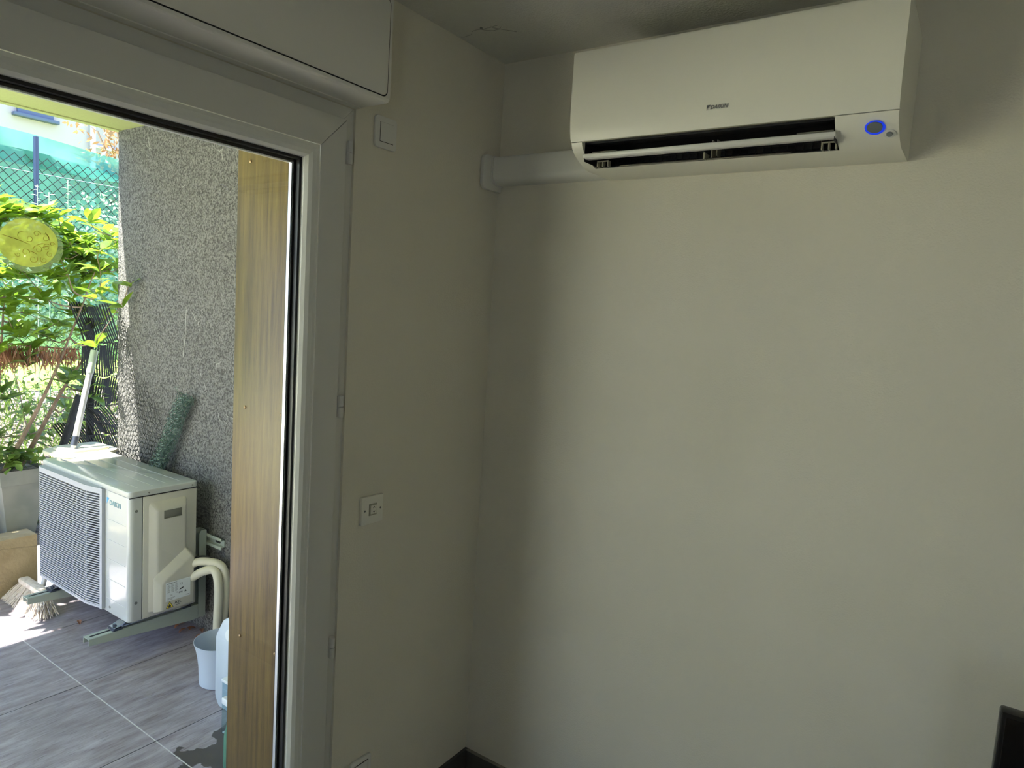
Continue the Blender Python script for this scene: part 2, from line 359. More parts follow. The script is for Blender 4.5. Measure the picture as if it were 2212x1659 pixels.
# ================================================================== ROOM SHELL
CEIL = 2.5; X1 = 3.6; Y1 = -4.0; DY0 = -2.60; DY1 = -.641; DZ = 2.181
struct(MB().box(-.30, X1, Y1, .0, -.12, 0).build('floor', M['floor_in']))
struct(MB().box(-.30, X1 + .2, Y1 - .2, .2, CEIL, CEIL + .15).build('ceiling', M['ceil']))
struct(MB().box(-.36, X1 + .2, .0, .2, -.12, CEIL).build('wall_right', M['wall']))
b = MB(); b.box(-.30, 0, DY1, 0, 0, CEIL); b.box(-.30, 0, DY0, DY1, DZ, CEIL); b.box(-.30, 0, Y1, DY0, 0, CEIL)
struct(b.build('wall_left', M['wall']))
struct(MB().box(X1, X1 + .2, Y1 - .2, 0, 0, CEIL).build('wall_side', M['wall']))
BW = (2.2, 3.0, .95, 2.05)     # unseen window added in the back wall to bring more daylight into the room
b = MB(); b.box(-.3, BW[0], Y1 - .2, Y1, 0, CEIL); b.box(BW[1], X1, Y1 - .2, Y1, 0, CEIL); b.box(BW[0], BW[1], Y1 - .2, Y1, 0, BW[2]); b.box(BW[0], BW[1], Y1 - .2, Y1, BW[3], CEIL)
struct(b.build('wall_back', M['wall']))
b = MB(); b.box(BW[0], BW[1], Y1 - .12, Y1 - .06, BW[2], BW[2] + .05); b.box(BW[0], BW[1], Y1 - .12, Y1 - .06, BW[3] - .05, BW[3])
for x in (BW[0], BW[1] - .05): b.box(x, x + .05, Y1 - .12, Y1 - .06, BW[2] + .05, BW[3] - .05)
wf = struct(b.build('added_window_1', M['pvc']))
MB().box(BW[0] + .04, BW[1] - .04, Y1 - .093, Y1 - .088, BW[2] + .04, BW[3] - .04).build('added_pane', M['glass'], wf)
b = MB(); b.box(0, .010, DY1 + .001, -.0, .001, .080, .0015); b.box(0, .012, DY1 + .001, 0, .080, .0835)
struct(b.build('baseboard_left', M['skirt']))
b = MB(); b.box(.012, X1, -.010, 0, .001, .080, .0015)
bb = struct(b.build('baseboard_right', M['skirt']))
MB().box(.012, X1, -.011, 0, .080, .0835).build('grout_line', M['grout'], bb)

# ================================================================== BALCONY DOOR
d1 = bpy.data.objects.new('door_1', None); COL.objects.link(d1); d1['kind'] = 'structure'
b = MB()
FX0, FX1 = -.055, -.008
b.prism([(DY1, 0), (DY1, DZ), (DY1 - .037, DZ - .037), (DY1 - .037, 0)], 0, FX0, FX1)
b.prism([(DY0, 0), (DY0, DZ), (DY0 + .037, DZ - .037), (DY0 + .037, 0)], 0, FX0, FX1)
b.prism([(DY0 + .001, DZ), (DY1 - .001, DZ), (DY1 - .038, DZ - .037), (DY0 + .038, DZ - .037)], 0, FX0, FX1)
b.box(FX0, FX1, DY0 + .037, DY1 - .037, 0, .03)
b.build('door_frame', M['pvc2'], d1)
def leaf_sash(ya, yb):      # ya (right, larger) to yb (left)
    z1 = DZ - .038; z0 = .035; s = .080; g = .0008
    o = MB()
    X0, XF = -.045, .012
    o.prism([(ya, z0), (ya, z1 - g), (ya - s, z1 - s - g), (ya - s, z0 + s + g)], 0, X0, XF, .0012)
    o.prism([(yb, z0 + g), (yb, z1 - g), (yb + s, z1 - s - g), (yb + s, z0 + s + g)], 0, X0, XF, .0012)
    o.prism([(yb + g, z1), (ya - g, z1), (ya - s - g, z1 - s), (yb + s + g, z1 - s)], 0, X0, XF, .0012)
    o.prism([(yb + g, z0), (ya - g, z0), (ya - s - g, z0 + s), (yb + s + g, z0 + s)], 0, X0, XF, .0012)
    sash = o.build('door_sash', M['pvc2'], d1)
    # rounded glazing bead: quarter-round profile, mitred
    prof = [(.0, .009), (.008, .0085), (.018, .006), (.027, .0005), (.033, -.008), (.035, -.022)]
    o = MB(); ya2, yb2, zt, zb = ya - s - .001, yb + s + .001, z1 - s - .001, z0 + s + .001
    rings = []
    for (t, x) in prof: rings.append([(x, ya2 - t, zt - t), (x, yb2 + t, zt - t), (x, yb2 + t, zb + t), (x, ya2 - t, zb + t)])
    V = [p for r in rings for p in r]; Fs = []
    for i in range(len(prof) - 1):
        for k in range(4): Fs.append((i * 4 + k, i * 4 + (k + 1) % 4, (i + 1) * 4 + (k + 1) % 4, (i + 1) * 4 + k))
    for k in range(4):
        o.add([V[i] for f in Fs[k::4] for i in f], [tuple(range(j * 4, j * 4 + 4)) for j in range(len(prof) - 1)], True)
    o.build('glazing_bead', M['bead'], d1)
    t = .035; a2, b2, c2, e2 = ya2 - t, yb2 + t, zt - t, zb + t
    def ringbox(k, x0, x1, wd, nm, m):
        q = MB(); q.box(x0, x1, a2 - k - wd, a2 - k, e2 + k, c2 - k); q.box(x0, x1, b2 + k, b2 + k + wd, e2 + k, c2 - k)
        q.box(x0, x1, b2 + k + wd, a2 - k - wd, c2 - k - wd, c2 - k); q.box(x0, x1, b2 + k + wd, a2 - k - wd, e2 + k, e2 + k + wd); q.build(nm, m, d1)
    ringbox(-.001, -.030, -.016, .007, 'rubber_gasket', M['black'])
    ringbox(.0, -.050, -.031, .012, 'spacer_bar', M['black'])
    ringbox(.012, -.044, -.034, .003, 'spacer_bar', M['alu'])
    MB().box(-.030, -.026, b2 - .01, a2 + .01, e2 - .01, c2 + .01).build('glass_pane', M['glass'], d1)
leaf_sash(DY1 - .0385, -1.6195)
leaf_sash(-1.6215, DY0 + .0385)
b = MB(); b.box(-.04, .012, -1.632, -1.609, .035, DZ - .04, .003); b.build('meeting_stile', M['pvc2'], d1)
for zc in (2.063, 1.402, .726):
    o = MB(); o.cyl((.013, -.668, zc + .001), (.013, -.668, zc + .029), .0075, n=16); o.cyl((.013, -.668, zc - .029), (.013, -.668, zc - .001), .0075, n=16)
    o.box(.002, .0125, -.676, -.662, zc - .028, zc + .028, .001)
    o.build('hinge', M['pvc2'], d1)

# roller shutter box above the door
t = thing('roller_shutter_box', 'long white roller shutter box above the balcony door', 'shutter box', (.0, -1.6, 2.183))
bx = .122
b = MB(); b.prism(rpoly(0, bx, 2.1825, 2.435, .012, 4, (0, 1, 1, 0)), 1, -2.66, -.6415); b.build('casing', M['box'], t)
b = MB(); b.prism(rpoly(-2.65, -.650, 2.192, 2.427, .016, 5), 0, bx - .001, bx + .0005); b.build('panel_seam', M['seam'], t)
b = MB(); b.prism(rpoly(-2.65, -.6525, 2.1945, 2.4245, .015, 5), 0, bx - .001, bx + .0022, .0015); b.build('front_panel', M['box'], t)
b = MB(); b.box(.002, .024, -2.62, -.6416, 2.180, 2.1835, .001); b.build('lower_rail', M['box'], t)

# ================================================================== TRUNKING AND AIR CONDITIONER
t = thing('pipe_trunking', 'white plastic pipe trunking between the corner and the wall air conditioner', 'trunking', (.2, -.03, 2.10))
b = MB(); b.prism([(-.0005, 2.100), (-.030, 2.0995), (-.046, 2.104), (-.056, 2.113), (-.060, 2.124), (-.060, 2.176), (-.056, 2.184), (-.048, 2.187), (-.0005, 2.187)], 0, .0205, .4285, smooth=True)
b.build('cover', M['plastic2'], t)
t = thing('trunking_wall_plate', 'white rounded plastic cover plate where the trunking enters the left wall', 'cover plate', (.01, -.05, 2.08))
b = MB(); b.prism(rpoly(-.104, -.001, 2.078, 2.190, .022, 6, (1, 0, 0, 1)), 0, .0005, .016, .0035); b.build('plate', M['plastic2'], t)
b = MB(); b.prism([(-.001, 2.096), (-.034, 2.0955), (-.052, 2.101), (-.063, 2.112), (-.066, 2.124), (-.066, 2.180), (-.056, 2.190), (-.001, 2.190)], 0, .0162, .0202); b.build('collar', M['plastic2'], t)
t = thing('air_conditioner', 'white wall mounted air conditioner with open flap and blue ringed button', 'air conditioner', (.82, -.0, 2.09))
AX0, AX1 = .430, 1.213; OX0, OX1 = .462, 1.090
lowp = [(-.2585, 2.147), (-.255, 2.137), (-.243, 2.124), (-.226, 2.1145), (-.200, 2.103), (-.172, 2.0945), (-.150, 2.0925), (-.014, 2.094), (-.001, 2.098)]
full = [(-.001, 2.382), (-.235, 2.382), (-.250, 2.360), (-.250, 2.147)]
b = MB()
for xa, xb in ((AX0, OX0), (OX1, AX1)): b.prism(full + lowp, 0, xa, xb, smooth=True)
b.prism([(-.001, 2.382), (-.235, 2.382), (-.250, 2.360), (-.250, 2.152), (-.235, 2.152), (-.140, 2.17), (-.05, 2.16), (-.05, 2.105), (-.166, 2.098), (-.172, 2.0945), (-.150, 2.0925), (-.014, 2.094), (-.001, 2.098)], 0, OX0, OX1, smooth=True)
b.build('casing', M['plastic'], t)
b = MB(); b.prism([(-.2505, 2.149), (-.2605, 2.1485), (-.2660, 2.158), (-.2690, 2.175), (-.2725, 2.200), (-.2745, 2.25), (-.2735, 2.372), (-.269, 2.3785), (-.2365, 2.3835), (-.236, 2.3825), (-.2505, 2.3605)], 0, AX0 - .0005, AX1 + .0005, smooth=True)
b.build('front_panel', M['plastic'], t)
b = MB(); b.prism([(-.236, 2.151), (-.14, 2.169), (-.051, 2.159), (-.051, 2.106), (-.166, 2.0985), (-.150, 2.104), (-.06, 2.112), (-.06, 2.153), (-.14, 2.163), (-.236, 2.146)], 0, OX0 + .0005, OX1 - .0005)
b.box(OX0 + .0002, OX0 + .0012, -.24, -.052, 2.10, 2.165) ; b.box(OX1 - .0012, OX1 - .0002, -.24, -.052, 2.10, 2.165)
b.build('air_outlet', M['dark'], t)
b = MB()
for z_ in (2.118, 2.130, 2.142): b.box(OX0 + .004, OX1 - .004, -.064, -.060, z_, z_ + .002)
for i in range(32): b.box(OX0 + .012 + i * .0197, OX0 + .0134 + i * .0197, -.068, -.0605, 2.114, 2.152)
b.build('inner_grille', mat('inner_grille_dark', (.02, .02, .024), .5), t)
b = MB(); b.prism([(-.166, 2.0992), (-.150, 2.1055), (-.07, 2.1145), (-.07, 2.1125), (-.150, 2.102), (-.165, 2.0975)], 0, OX0 + .07, OX1 - .11); b.build('drip_lip', M['vane'], t)
b = MB(); b.box(OX0 + .006, OX1 - .004, -.2600, -.2520, 2.1470, 2.1492, .0006); b.build('upper_flap_edge', M['vane'], t)
# slim flap blade standing open in the outlet
b = MB(); b.prism([(-.243, 2.1185), (-.240, 2.1205), (-.212, 2.1140), (-.214, 2.1085), (-.236, 2.1065), (-.241, 2.110)], 0, OX0 - .004, OX1 + .001, .0008); b.build('flap', M['plastic2'], t)
def bracket(x0, x1, n=2, y=-.17, z0=2.098, z1=2.1135):
    q = MB(); r = .0016
    q.box(x0, x1, y - r, y + r, z1 - 2 * r, z1); 
    for i in range(n + 1):
        x = x0 + (x1 - x0) * i / n; q.box(x - r, x + r, y - r, y + .014, z0, z1)
    return q
for (xa, xb, n, yy, za, zb) in ((OX0 + .010, OX0 + .042, 2, -.180, 2.0975, 2.1135), (OX1 - .036, OX1 - .006, 2, -.184, 2.0955, 2.113),
                            (OX0 + .012, OX0 + .080, 3, -.215, 2.120, 2.130), (OX1 - .085, OX1 - .010, 3, -.215, 2.120, 2.130)):
    bracket(xa, xb, n, yy, za, zb).build('flap_bracket', M['vane'], t)
xm = (OX0 + OX1) / 2
b = MB(); b.box(xm - .002, xm + .002, -.184, -.15, 2.0965, 2.112); b.box(xm - .0015, xm + .0015, -.13, -.10, 2.11, 2.155); b.box(xm + .012, xm + .0145, -.13, -.10, 2.115, 2.155); b.build('centre_vane', M['vane'], t)
# button on the sloping lower right corner
sd = Vector((0, -.226 + .243, 2.1145 - 2.124)).normalized(); nrm = Vector((0, -abs(sd.z), -sd.y)).normalized(); up = Vector((0, -sd.y, -sd.z)) 
up = Vector((0, -.017, .0095)).normalized(); 
bc = Vector((1.168, -.2375, 2.1203))
def disc(c, r, h, m, nm, par, off=0.0, n=40):
    q = MB(); q.cyl(c + nrm * off, c + nrm * (off + h), r, r * .97, n=n); return q.build(nm, m, par)
disc(bc, .0203, .0018, M['ring'], 'light_ring', t, -.0005)
disc(bc + up * .0034, .0155, .0042, M['btn'], 'button', t, -.0005)
b = MB(); b.cyl(bc + Vector((.027, .0, 0)) - up * .021 - nrm * .0005, bc + Vector((.027, 0, 0)) - up * .021 + nrm * .0006, .0125, .0125, n=32); b.build('sensor_recess', M['plastic2'], t)
b = MB(); c_ = bc + Vector((.027, 0, 0)) - up * .021
b.cyl(c_, c_ + nrm * .004, .0068, .0058, n=24); b.build('sensor', M['btn'], t)
# logo
ym = -.2736
def tri_logo(o3, xd, yd, s, m, nm, par, m2=None):
    mt = frame_mtx(o3, xd, yd); q = MB()
    V = [(0, s * .72, 0), (s * .78, s * .72, 0), (s * .22, s * .1, 0), (s * -.0, s * -.35, 0)]
    V = [mt @ Vector(v) for v in V]; zz = mt.to_3x3() @ Vector((0, 0, .0006)); q.add(V + [v + zz for v in V], [(0, 1, 2, 3), (4, 5, 6, 7), (0, 1, 5, 4), (1, 2, 6, 5), (2, 3, 7, 6), (3, 0, 4, 7)]); return q.build(nm, m, par)
tri_logo((.806, ym, 2.1905), (1, 0, 0), (0, 0, 1), .0115, M['logo'], 'logo_mark', t)
text('DAIKIN', .0125, M['logo'], frame_mtx((.814, ym, 2.1890), (1, 0, 0), (0, 0, 1)), 'logo_lettering', t, .0003, 1.0, .25, .0002)

# ================================================================== SWITCHES, SOCKET, TV
t = thing('light_switch', 'square white rocker switch high on the wall beside the balcony door', 'switch', (0, -.537, 2.10))
b = MB(); b.prism(rpoly(-.577, -.497, 2.103, 2.187, .009, 5), 0, .0005, .009, .0022); b.build('plate', M['plastic2'], t)
b = MB(); b.box(.008, .0096, -.5615, -.5115, 2.119, 2.171); b.build('rocker_gap', M['seam'], t)
b = MB(); b.box(.008, .0108, -.5602, -.5118, 2.1203, 2.1708, .0012); b.build('rocker', M['plastic2'], t)
t = thing('shutter_switch', 'white square wall plate with small up and down arrow rocker', 'switch', (0, -.531, 1.05))
b = MB(); b.box(.0005, .010, -.573, -.489, 1.049, 1.131, .002); b.build('plate', M['plastic'], t)
b = MB(); b.box(.009, .0125, -.5460, -.5165, 1.0745, 1.1085, .0008); b.build('rocker_frame', M['vane'], t)
b = MB(); b.box(.0105, .0140, -.5410, -.5185, 1.0790, 1.1040, .001); rk = b.build('rocker', M['plastic'], t)
for zc, sg in ((1.0985, 1), (1.0850, -1)):
    q = MB(); q.prism([(-.534, zc - .0028 * sg), (-.5295, zc + .0032 * sg), (-.525, zc - .0028 * sg), (-.5295, zc - .0008 * sg)], 0, .0138, .0144); q.build('arrow', M['ink'], rk)
for yc in (-.5615, -.5005):
    q = MB(); q.cyl((.0098, yc, 1.091), (.0108, yc, 1.091), .003, n=16); q.build('screw', M['logo'], t)
t = thing('wall_socket', 'white power socket low on the wall beside the door', 'socket', (0, -.53, .24))
b = MB(); b.prism(rpoly(-.574, -.492, .240, .324, .009, 5), 0, .0005, .009, .0022); b.build('plate', M['plastic2'], t)
b = MB(); b.box(.0088, .0102, -.5605, -.5055, .2545, .3095, .0004); b.build('insert_frame', M['seam'], t)
b = MB(); b.box(.009, .0112, -.5590, -.507, .256, .308, .001); b.cyl((.0108, -.533, .282), (.0116, -.533, .282), .02, n=32); b.build('insert', M['plastic2'], t)
for dy in (-.0095, .0095):
    q = MB(); q.cyl((.0112, -.533 + dy, .282), (.0120, -.533 + dy, .282), .0028, n=12); q.build('socket_hole', M['dark'], t)
t = thing('television', 'black flat television whose corner shows at the lower right', 'television', (2.05, -.32, .42))
b = MB(); b.box(1.512, 2.62, -.325, -.290, .36, .976, .006); b.build('housing', M['tv'], t)
b = MB(); b.box(1.522, 2.61, -.327, -.3245, .375, .966, .0005); b.build('screen', mat('screen_glass', (.003, .003, .004), .12), t)
for x in (1.75, 2.38):
    q = MB(); q.prism([(-.42, .3215), (-.20, .3215), (-.20, .327), (-.30, .362), (-.318, .362), (-.42, .327)], 0, x, x + .03, .001); q.build('foot', M['tv'], t)
t = thing('tv_cabinet', 'low dark cabinet under the television against the right wall', 'cabinet', (2.05, -.25, 0))
b = MB(); b.box(1.56, 2.75, -.50, -.02, .04, .32, .003); b.build('body', M['cab'], t)
for x in (1.565, 2.16):
    q = MB(); q.box(x, x + .585, -.516, -.501, .05, .31, .002); dd = q.build('door', M['cab'], t); q = MB(); q.cyl((x + .29, -.53, .18), (x + .29, -.516, .18), .008, n=16); q.build('knob', M['steel'], dd)
b = MB(); b.box(1.60, 2.71, -.46, -.05, .0, .04); b.build('plinth', M['cab'], t)

# sticker on the glass
t = thing('window_sticker', 'round translucent yellow window sticker with curly brown ornament stuck on the door glass', 'sticker', (-.0255, -1.379, 1.75))
XS = -.0256
b = MB(); N = 64
b.add([(XS, -1.379 + .0475 * math.cos(a) * (1 + .03 * math.sin(2 * a)), 1.750 + .043 * math.sin(a)) for a in [2 * math.pi * i / N for i in range(N)]] , [tuple(range(N))])
b.build('disc', M['stick'], t)
b = MB(); V = []
for i in range(N):
    a = 2 * math.pi * i / N; V.append((XS + .0002, -1.3765 + .054 * math.cos(a), 1.7465 + .050 * math.sin(a)))
b.add(V, [tuple(range(N))]); b.build('outer_film', M['film'], t)
b = MB()
def curl(cy, cz, r, a0, turns, dr, w_=.00032):
    r *= .62
    P = []
    n_ = max(8, int(abs(turns) * 18))
    for i in range(n_ + 1):
        k = i / n_; a = a0 + turns * 2 * math.pi * k; rr_ = r * (1 - dr * k); P.append((XS + .0008, cy + rr_ * math.cos(a), cz + rr_ * math.sin(a)))
    b.tube(P, [w_ * (1.4 - .9 * i / n_) for i in range(n_ + 1)], 5)
for cy, cz, r, a0, tn, dr in ((-1.366, 1.768, .010, 0, 1.3, .8), (-1.352, 1.762, .012, 2, -1.2, .8), (-1.378, 1.758, .010, 4, 1.0, .6), (-1.350, 1.745, .011, 1, 1.3, .85),
                              (-1.364, 1.740, .013, 3.2, -1.3, .8), (-1.384, 1.733, .011, 0, 1.2, .8), (-1.345, 1.733, .009, 2, 1.2, .8), (-1.372, 1.722, .012, .5, -1.1, .7),
                              (-1.355, 1.722, .010, 2.5, 1.2, .8), (-1.396, 1.728, .007, 3, 1.2, .8), (-1.390, 1.762, .011, 1.2, .55, .1), (-1.341, 1.752, .007, 0, 1.2, .8)):
    curl(cy, cz, r, a0, tn, dr)
for (a, c, d_, e) in ((-1.42, 1.760, -1.378, 1.748), (-1.352, 1.772, -1.345, 1.758), (-1.366, 1.748, -1.352, 1.752), (-1.358, 1.744, -1.345, 1.748), (-1.378, 1.736, -1.366, 1.731)):
    b.tube([(XS + .0008, a, c), (XS + .0008, (a + d_) / 2, (c + e) / 2 + .001), (XS + .0008, d_, e)], [.0003, .0007, .0002], 5)
b.build('ornament', M['brown'], t)

# cobweb and scuffs
b = MB()
def wisp(q, c, L, ax, n=3, r=.0006):
    for _ in range(n):
        p = Vector(c) + Vector(ax[0]) * rnd.uniform(-L, L) * .4; P = []; a = rnd.uniform(0, 6.28)
        for i in range(9):
            P.append(p.copy()); a += rnd.uniform(-.6, .6); p = p + (Vector(ax[0]) * math.cos(a) + Vector(ax[1]) * math.sin(a)) * L / 9
        q.tube(P, r, 4)
wisp(b, (.112, -.267, 2.4985), .09, ((1, 0, 0), (0, 1, 0)), 4, .0005); b.cyl((.105, -.27, 2.4975), (.105, -.27, 2.5), .004, n=8)
tag(b.build('cobweb', M['cob']), 'small grey cobweb wisps on the ceiling above the corner', 'cobweb', None)

# ================================================================== TERRACE
struct(MB().box(-.395, -.3005, -.70, .19, -.05, 2.53).box(-.395, -.3005, -2.56, -.70, 2.22, 2.53).box(-.395, -.3005, -6, -2.56, -.05, 2.53).build('wall_outside', mat('white_render', (.75, .74, .68), .9, bump=.5, bscale=120)))
struct(MB().box(-2.555, -.396, -.012, .19, -.02, 2.528).build('wall_terrace', M['stucco']))
b = MB(); b.box(-2.60, -.20, -3.3, .25, 2.53, 2.75); b.box(-2.535, -2.525, -3.3, -.012, 2.524, 2.531)
struct(b.build('ceiling_terrace', M['soffit']))
struct(MB().box(-11, -.40, -12, -3.62, -.10, -.004).box(-11, -2.762, -3.62, -2.6, -.10, -.004).build('ground_bounce_patio', mat('pale_bounce_stone', (.68, .67, .42), .9, var=(.74, .73, .50), vscale=6, bump=.3)))  # unseen pale ground, added to bounce sunlight through the door
ft = struct(MB().box(-2.76, -.302, -3.62, .19, -.10, -.0010).build('floor_terrace', M['jl']))
b = MB(); gl = .0035; gd = .0025
xs = [-.38, -.988, -1.585, -2.183, -2.76]; ys = [-.013, -.622, -1.222, -1.822, -2.422, -3.022, -3.622]
for i in range(len(xs) - 1):
    for j in range(len(ys) - 1):
        b.box(xs[i + 1] + gd, xs[i], ys[j + 1] + gl, ys[j], -.02, 0, .0012, 1)
b.build('tiles', M['tile'], ft)
b = MB()
for x in xs[1:-1]: b.box(x - .0002, x + gd + .0002, -3.62, -.013, -.02, -.0005)
b.build('dark_joints', M['jd'], ft)
t = thing('wooden_reveal_board', 'tall varnished wooden board screwed on the reveal just outside the balcony door glass', 'board', (-.2, -.70, 0))
b = MB(); b.box(-.398, -.062, -.716, -.7005, .001, 2.215, .001); b.build('plank', M['board'], t)
b = MB(); b.box(-.112, -.060, -.722, -.7165, .001, 2.215, .001); b.build('edge_strip', M['board'], t)
for z_ in (2.058, 1.359, .662):
    for x in (-.340, -.172):
        q = MB(); q.lathe([(.0, .0), (.0052, .0), (.0050, .0015), (.003, .003), (.0, .0034)], (0, 0, 0), 16)
        bmv = Matrix.Translation((x, -.7160, z_)) @ Matrix.Rotation(math.radians(90), 4, 'X'); q.v = [tuple(bmv @ Vector(v)) for v in q.v]; q.build('screw', M['screw'], t)
        
# ------------------------------------------------------------------ wall bracket
t = thing('wall_bracket', 'grey green metal wall bracket carrying the outdoor condenser', 'bracket', (-1.9, -.03, .1))
b = MB()
def rail(z, x0, x1):
    b.box(x0, x1, -.018, -.013, z - .018, z + .018); b.box(x0, x1, -.036, -.014, z + .014, z + .018); b.box(x0, x1, -.036, -.014, z - .018, z - .014)
    b.box(x0, x1, -.036, -.033, z + .018, z + .028); b.box(x0, x1, -.036, -.033, z - .028, z - .018)
rail(.488, -2.50, -1.505); b.build('cross_rail', M['brk'], t)
q = MB(); q.prism(rpoly(-1.575, -1.535, .481, .495, .006, 4), 1, -.0195, -.018); q.build('slot', M['dark'], t)
for xa, wd in ((-1.675, .052), (-2.300, .052)):
    q = MB(); x0, x1 = xa, xa + wd
    q.box(x0, x1, -.041, -.037, .10, .535, .001); q.prism([(-.041, .10), (-.075, .10), (-.075, .525), (-.066, .538), (-.041, .538)], 0, x0, x0 + .003); q.prism([(-.041, .10), (-.075, .10), (-.075, .525), (-.066, .538), (-.041, .538)], 0, x1 - .003, x1)
    q.build('upright', M['brk'], t)
    q = MB(); q.box(x0 + .002, x1 - .002, -.575, -.076, .166, .169); 
    pr = [(-.076, .168), (-.575, .168), (-.575, .140), (-.12, .098), (-.076, .098)]
    q.prism(pr, 0, x0 - .0006, x0 + .002); q.prism(pr, 0, x1 - .002, x1 + .0006); arm = q.build('arm', M['brk'], t)
    q = MB(); q.prism(rpoly(xa + .019, xa + .031, -.56, -.42, .005, 4), 2, .1688, .1694); q.build('slot', M['dark'], arm)
    q = MB(); q.prism(rpoly(-.40, -.13, .135, .147, .005, 4), 0, x1 + .0002, x1 + .0009); q.build('pressed_slot', mat('bracket_slot_grey', (.36, .41, .37), .5), arm)  # slot plate in about the bracket's own grey green

# ------------------------------------------------------------------ outdoor condenser
UX0, UX1, UY0, UY1, UZ0, UZ1 = -2.475, -1.600, -.420, -.100, .195, .795
t = thing('outdoor_condenser', 'white outdoor air conditioner condenser with fan grille on the terrace wall', 'condenser', (-2.04, -.26, .195))
b = MB(); b.prism(rpoly(UX0, UX1, UY0, UY1, .022, 6), 2, UZ0, UZ1 - .028, .0015); b.build('body', M['unit'], t)
b = MB(); b.prism(rpoly(UX0 - .003, UX1 + .003, UY0 - .003, UY1 + .003, .024, 6), 2, UZ1 - .027, UZ1, .005); top = b.build('top_cover', M['unit'], t)
b = MB()
for y in (-.355, -.290, -.225, -.160): b.box(UX0 + .05, UX1 - .05, y - .0012, y + .0012, UZ1 - .001, UZ1 + .0006)
b.build('pressed_rib', M['unit'], top)
gm = mat('groove_grey', (.50, .52, .52), .4)
for z_ in (.635, .540, .450, .355, .262):
    b = MB(); b.box(-1.800, -1.632, UY0 - .0010, UY0 + .002, z_ - .0012, z_ + .0012); b.build('pressed_line', gm, t)
q = MB(); q.cyl((-2.13, UY0 - .001, .475), (-2.13, UY0 + .001, .475), .262, n=64); fo = q.build('fan_opening', M['dark'], t)
q = MB(); q.box(-2.435, -1.825, UY0 - .0008, UY0 + .0002, .20, .765); q.build('grille_shade_backing', mat('slat_shade_grey', (.075, .08, .09), .6), t)  # shade between the slats is put into the dark backing colour
q = MB(); q.cyl((-2.13, UY0 - .02, .475), (-2.13, UY0 - .0012, .475), .058, n=32)
for k in range(3):
    a0 = 2 * math.pi * k / 3 + .4; V = []
    for i in range(7):
        r = .05 + .2 * i / 6
        for s_, yy in ((-.42, -.006), (.42, -.018)): V.append((-2.13 + r * math.cos(a0 + s_ + .25 * i / 6), UY0 + yy, .475 + r * math.sin(a0 + s_ + .25 * i / 6)))
    q.add(V, [(2 * i, 2 * i + 1, 2 * i + 3, 2 * i + 2) for i in range(6)], True)
q.build('fan', M['navy'], fo)
# grille: box frame with a sloping right side, about fifty curved slats
GX0, GXm, GX1 = -2.440, -1.925, -1.815; GY = -.457; GZ0, GZ1 = .205, .775
def gy(x):    # depth profile
    if x < GX0 + .03: return GY + .012 * (1 - (x - GX0) / .03) ** 2
    if x < GXm: return GY
    k = (x - GXm) / (GX1 - GXm); return GY + .022 * k
gx = [GX0, GX0 + .015, GX0 + .03] + [GX0 + .03 + (GXm - .03 - GX0 - .03) * i / 3 for i in range(1, 4)] + [GXm - .01, GXm + .01, GXm + .05, GX1]
q = MB()
def gstrip(za, zb, th=.004, xa=None, xb=None):
    X = [x for x in gx if (xa is None or x >= xa) and (xb is None or x <= xb)]; V = []
    for x in X:
        y = gy(x); V += [(x, y, za), (x, y, zb), (x, y + th, zb), (x, y + th, za)]
    Fs = []
    for i in range(len(X) - 1):
        for k in range(4): Fs.append((4 * i + k, 4 * i + (k + 1) % 4, 4 * i + 4 + (k + 1) % 4, 4 * i + 4 + k))
    Fs += [(0, 1, 2, 3), tuple(range(4 * len(X) - 4, 4 * len(X)))[::-1]]; q.add(V, Fs)
NS = 46
for i in range(NS):
    z_ = GZ0 + .012 + (GZ1 - .04 - GZ0 - .012) * i / (NS - 1); gstrip(z_, z_ + .0040, .005)
for i in range(13):
    x = GX0 + .022 + i * .0405
    if x < GXm + .01: q.box(x - .001, x + .001, gy(x) + .0015, gy(x) + .007, GZ0 + .01, GZ1 - .03)
q.box(-1.925, -1.921, GY + .004, GY + .014, GZ0 + .01, GZ1 - .03)
q.build('fan_grille', M['grille'], t)
q = MB(); 
def solid(za, zb, yb=UY0 - .0005, cut=0.0):
    P = [(x, gy(x)) for x in gx]; P = P + [(GX1, yb), (GX0, yb)]
    q.prism(P, 2, za, zb)
solid(GZ1 - .028, GZ1 - .002); solid(GZ0, GZ0 + .010)
q.prism([(GX1 - .014, gy(GX1 - .014) - .0008), (GX1 + .002, gy(GX1) - .0008), (GX1 + .002, UY0 - .0005), (GX1 - .014, UY0 - .0005)], 2, GZ0 - .002, GZ1 - .002)
q.prism([(GX0 - .001, gy(GX0)), (GX0 + .004, gy(GX0 + .004) - .0004), (GX0 + .004, UY0 - .0005), (GX0 - .001, UY0 - .0005)], 2, GZ0, GZ1 - .002)
q.build('grille_frame', M['grille'], t)
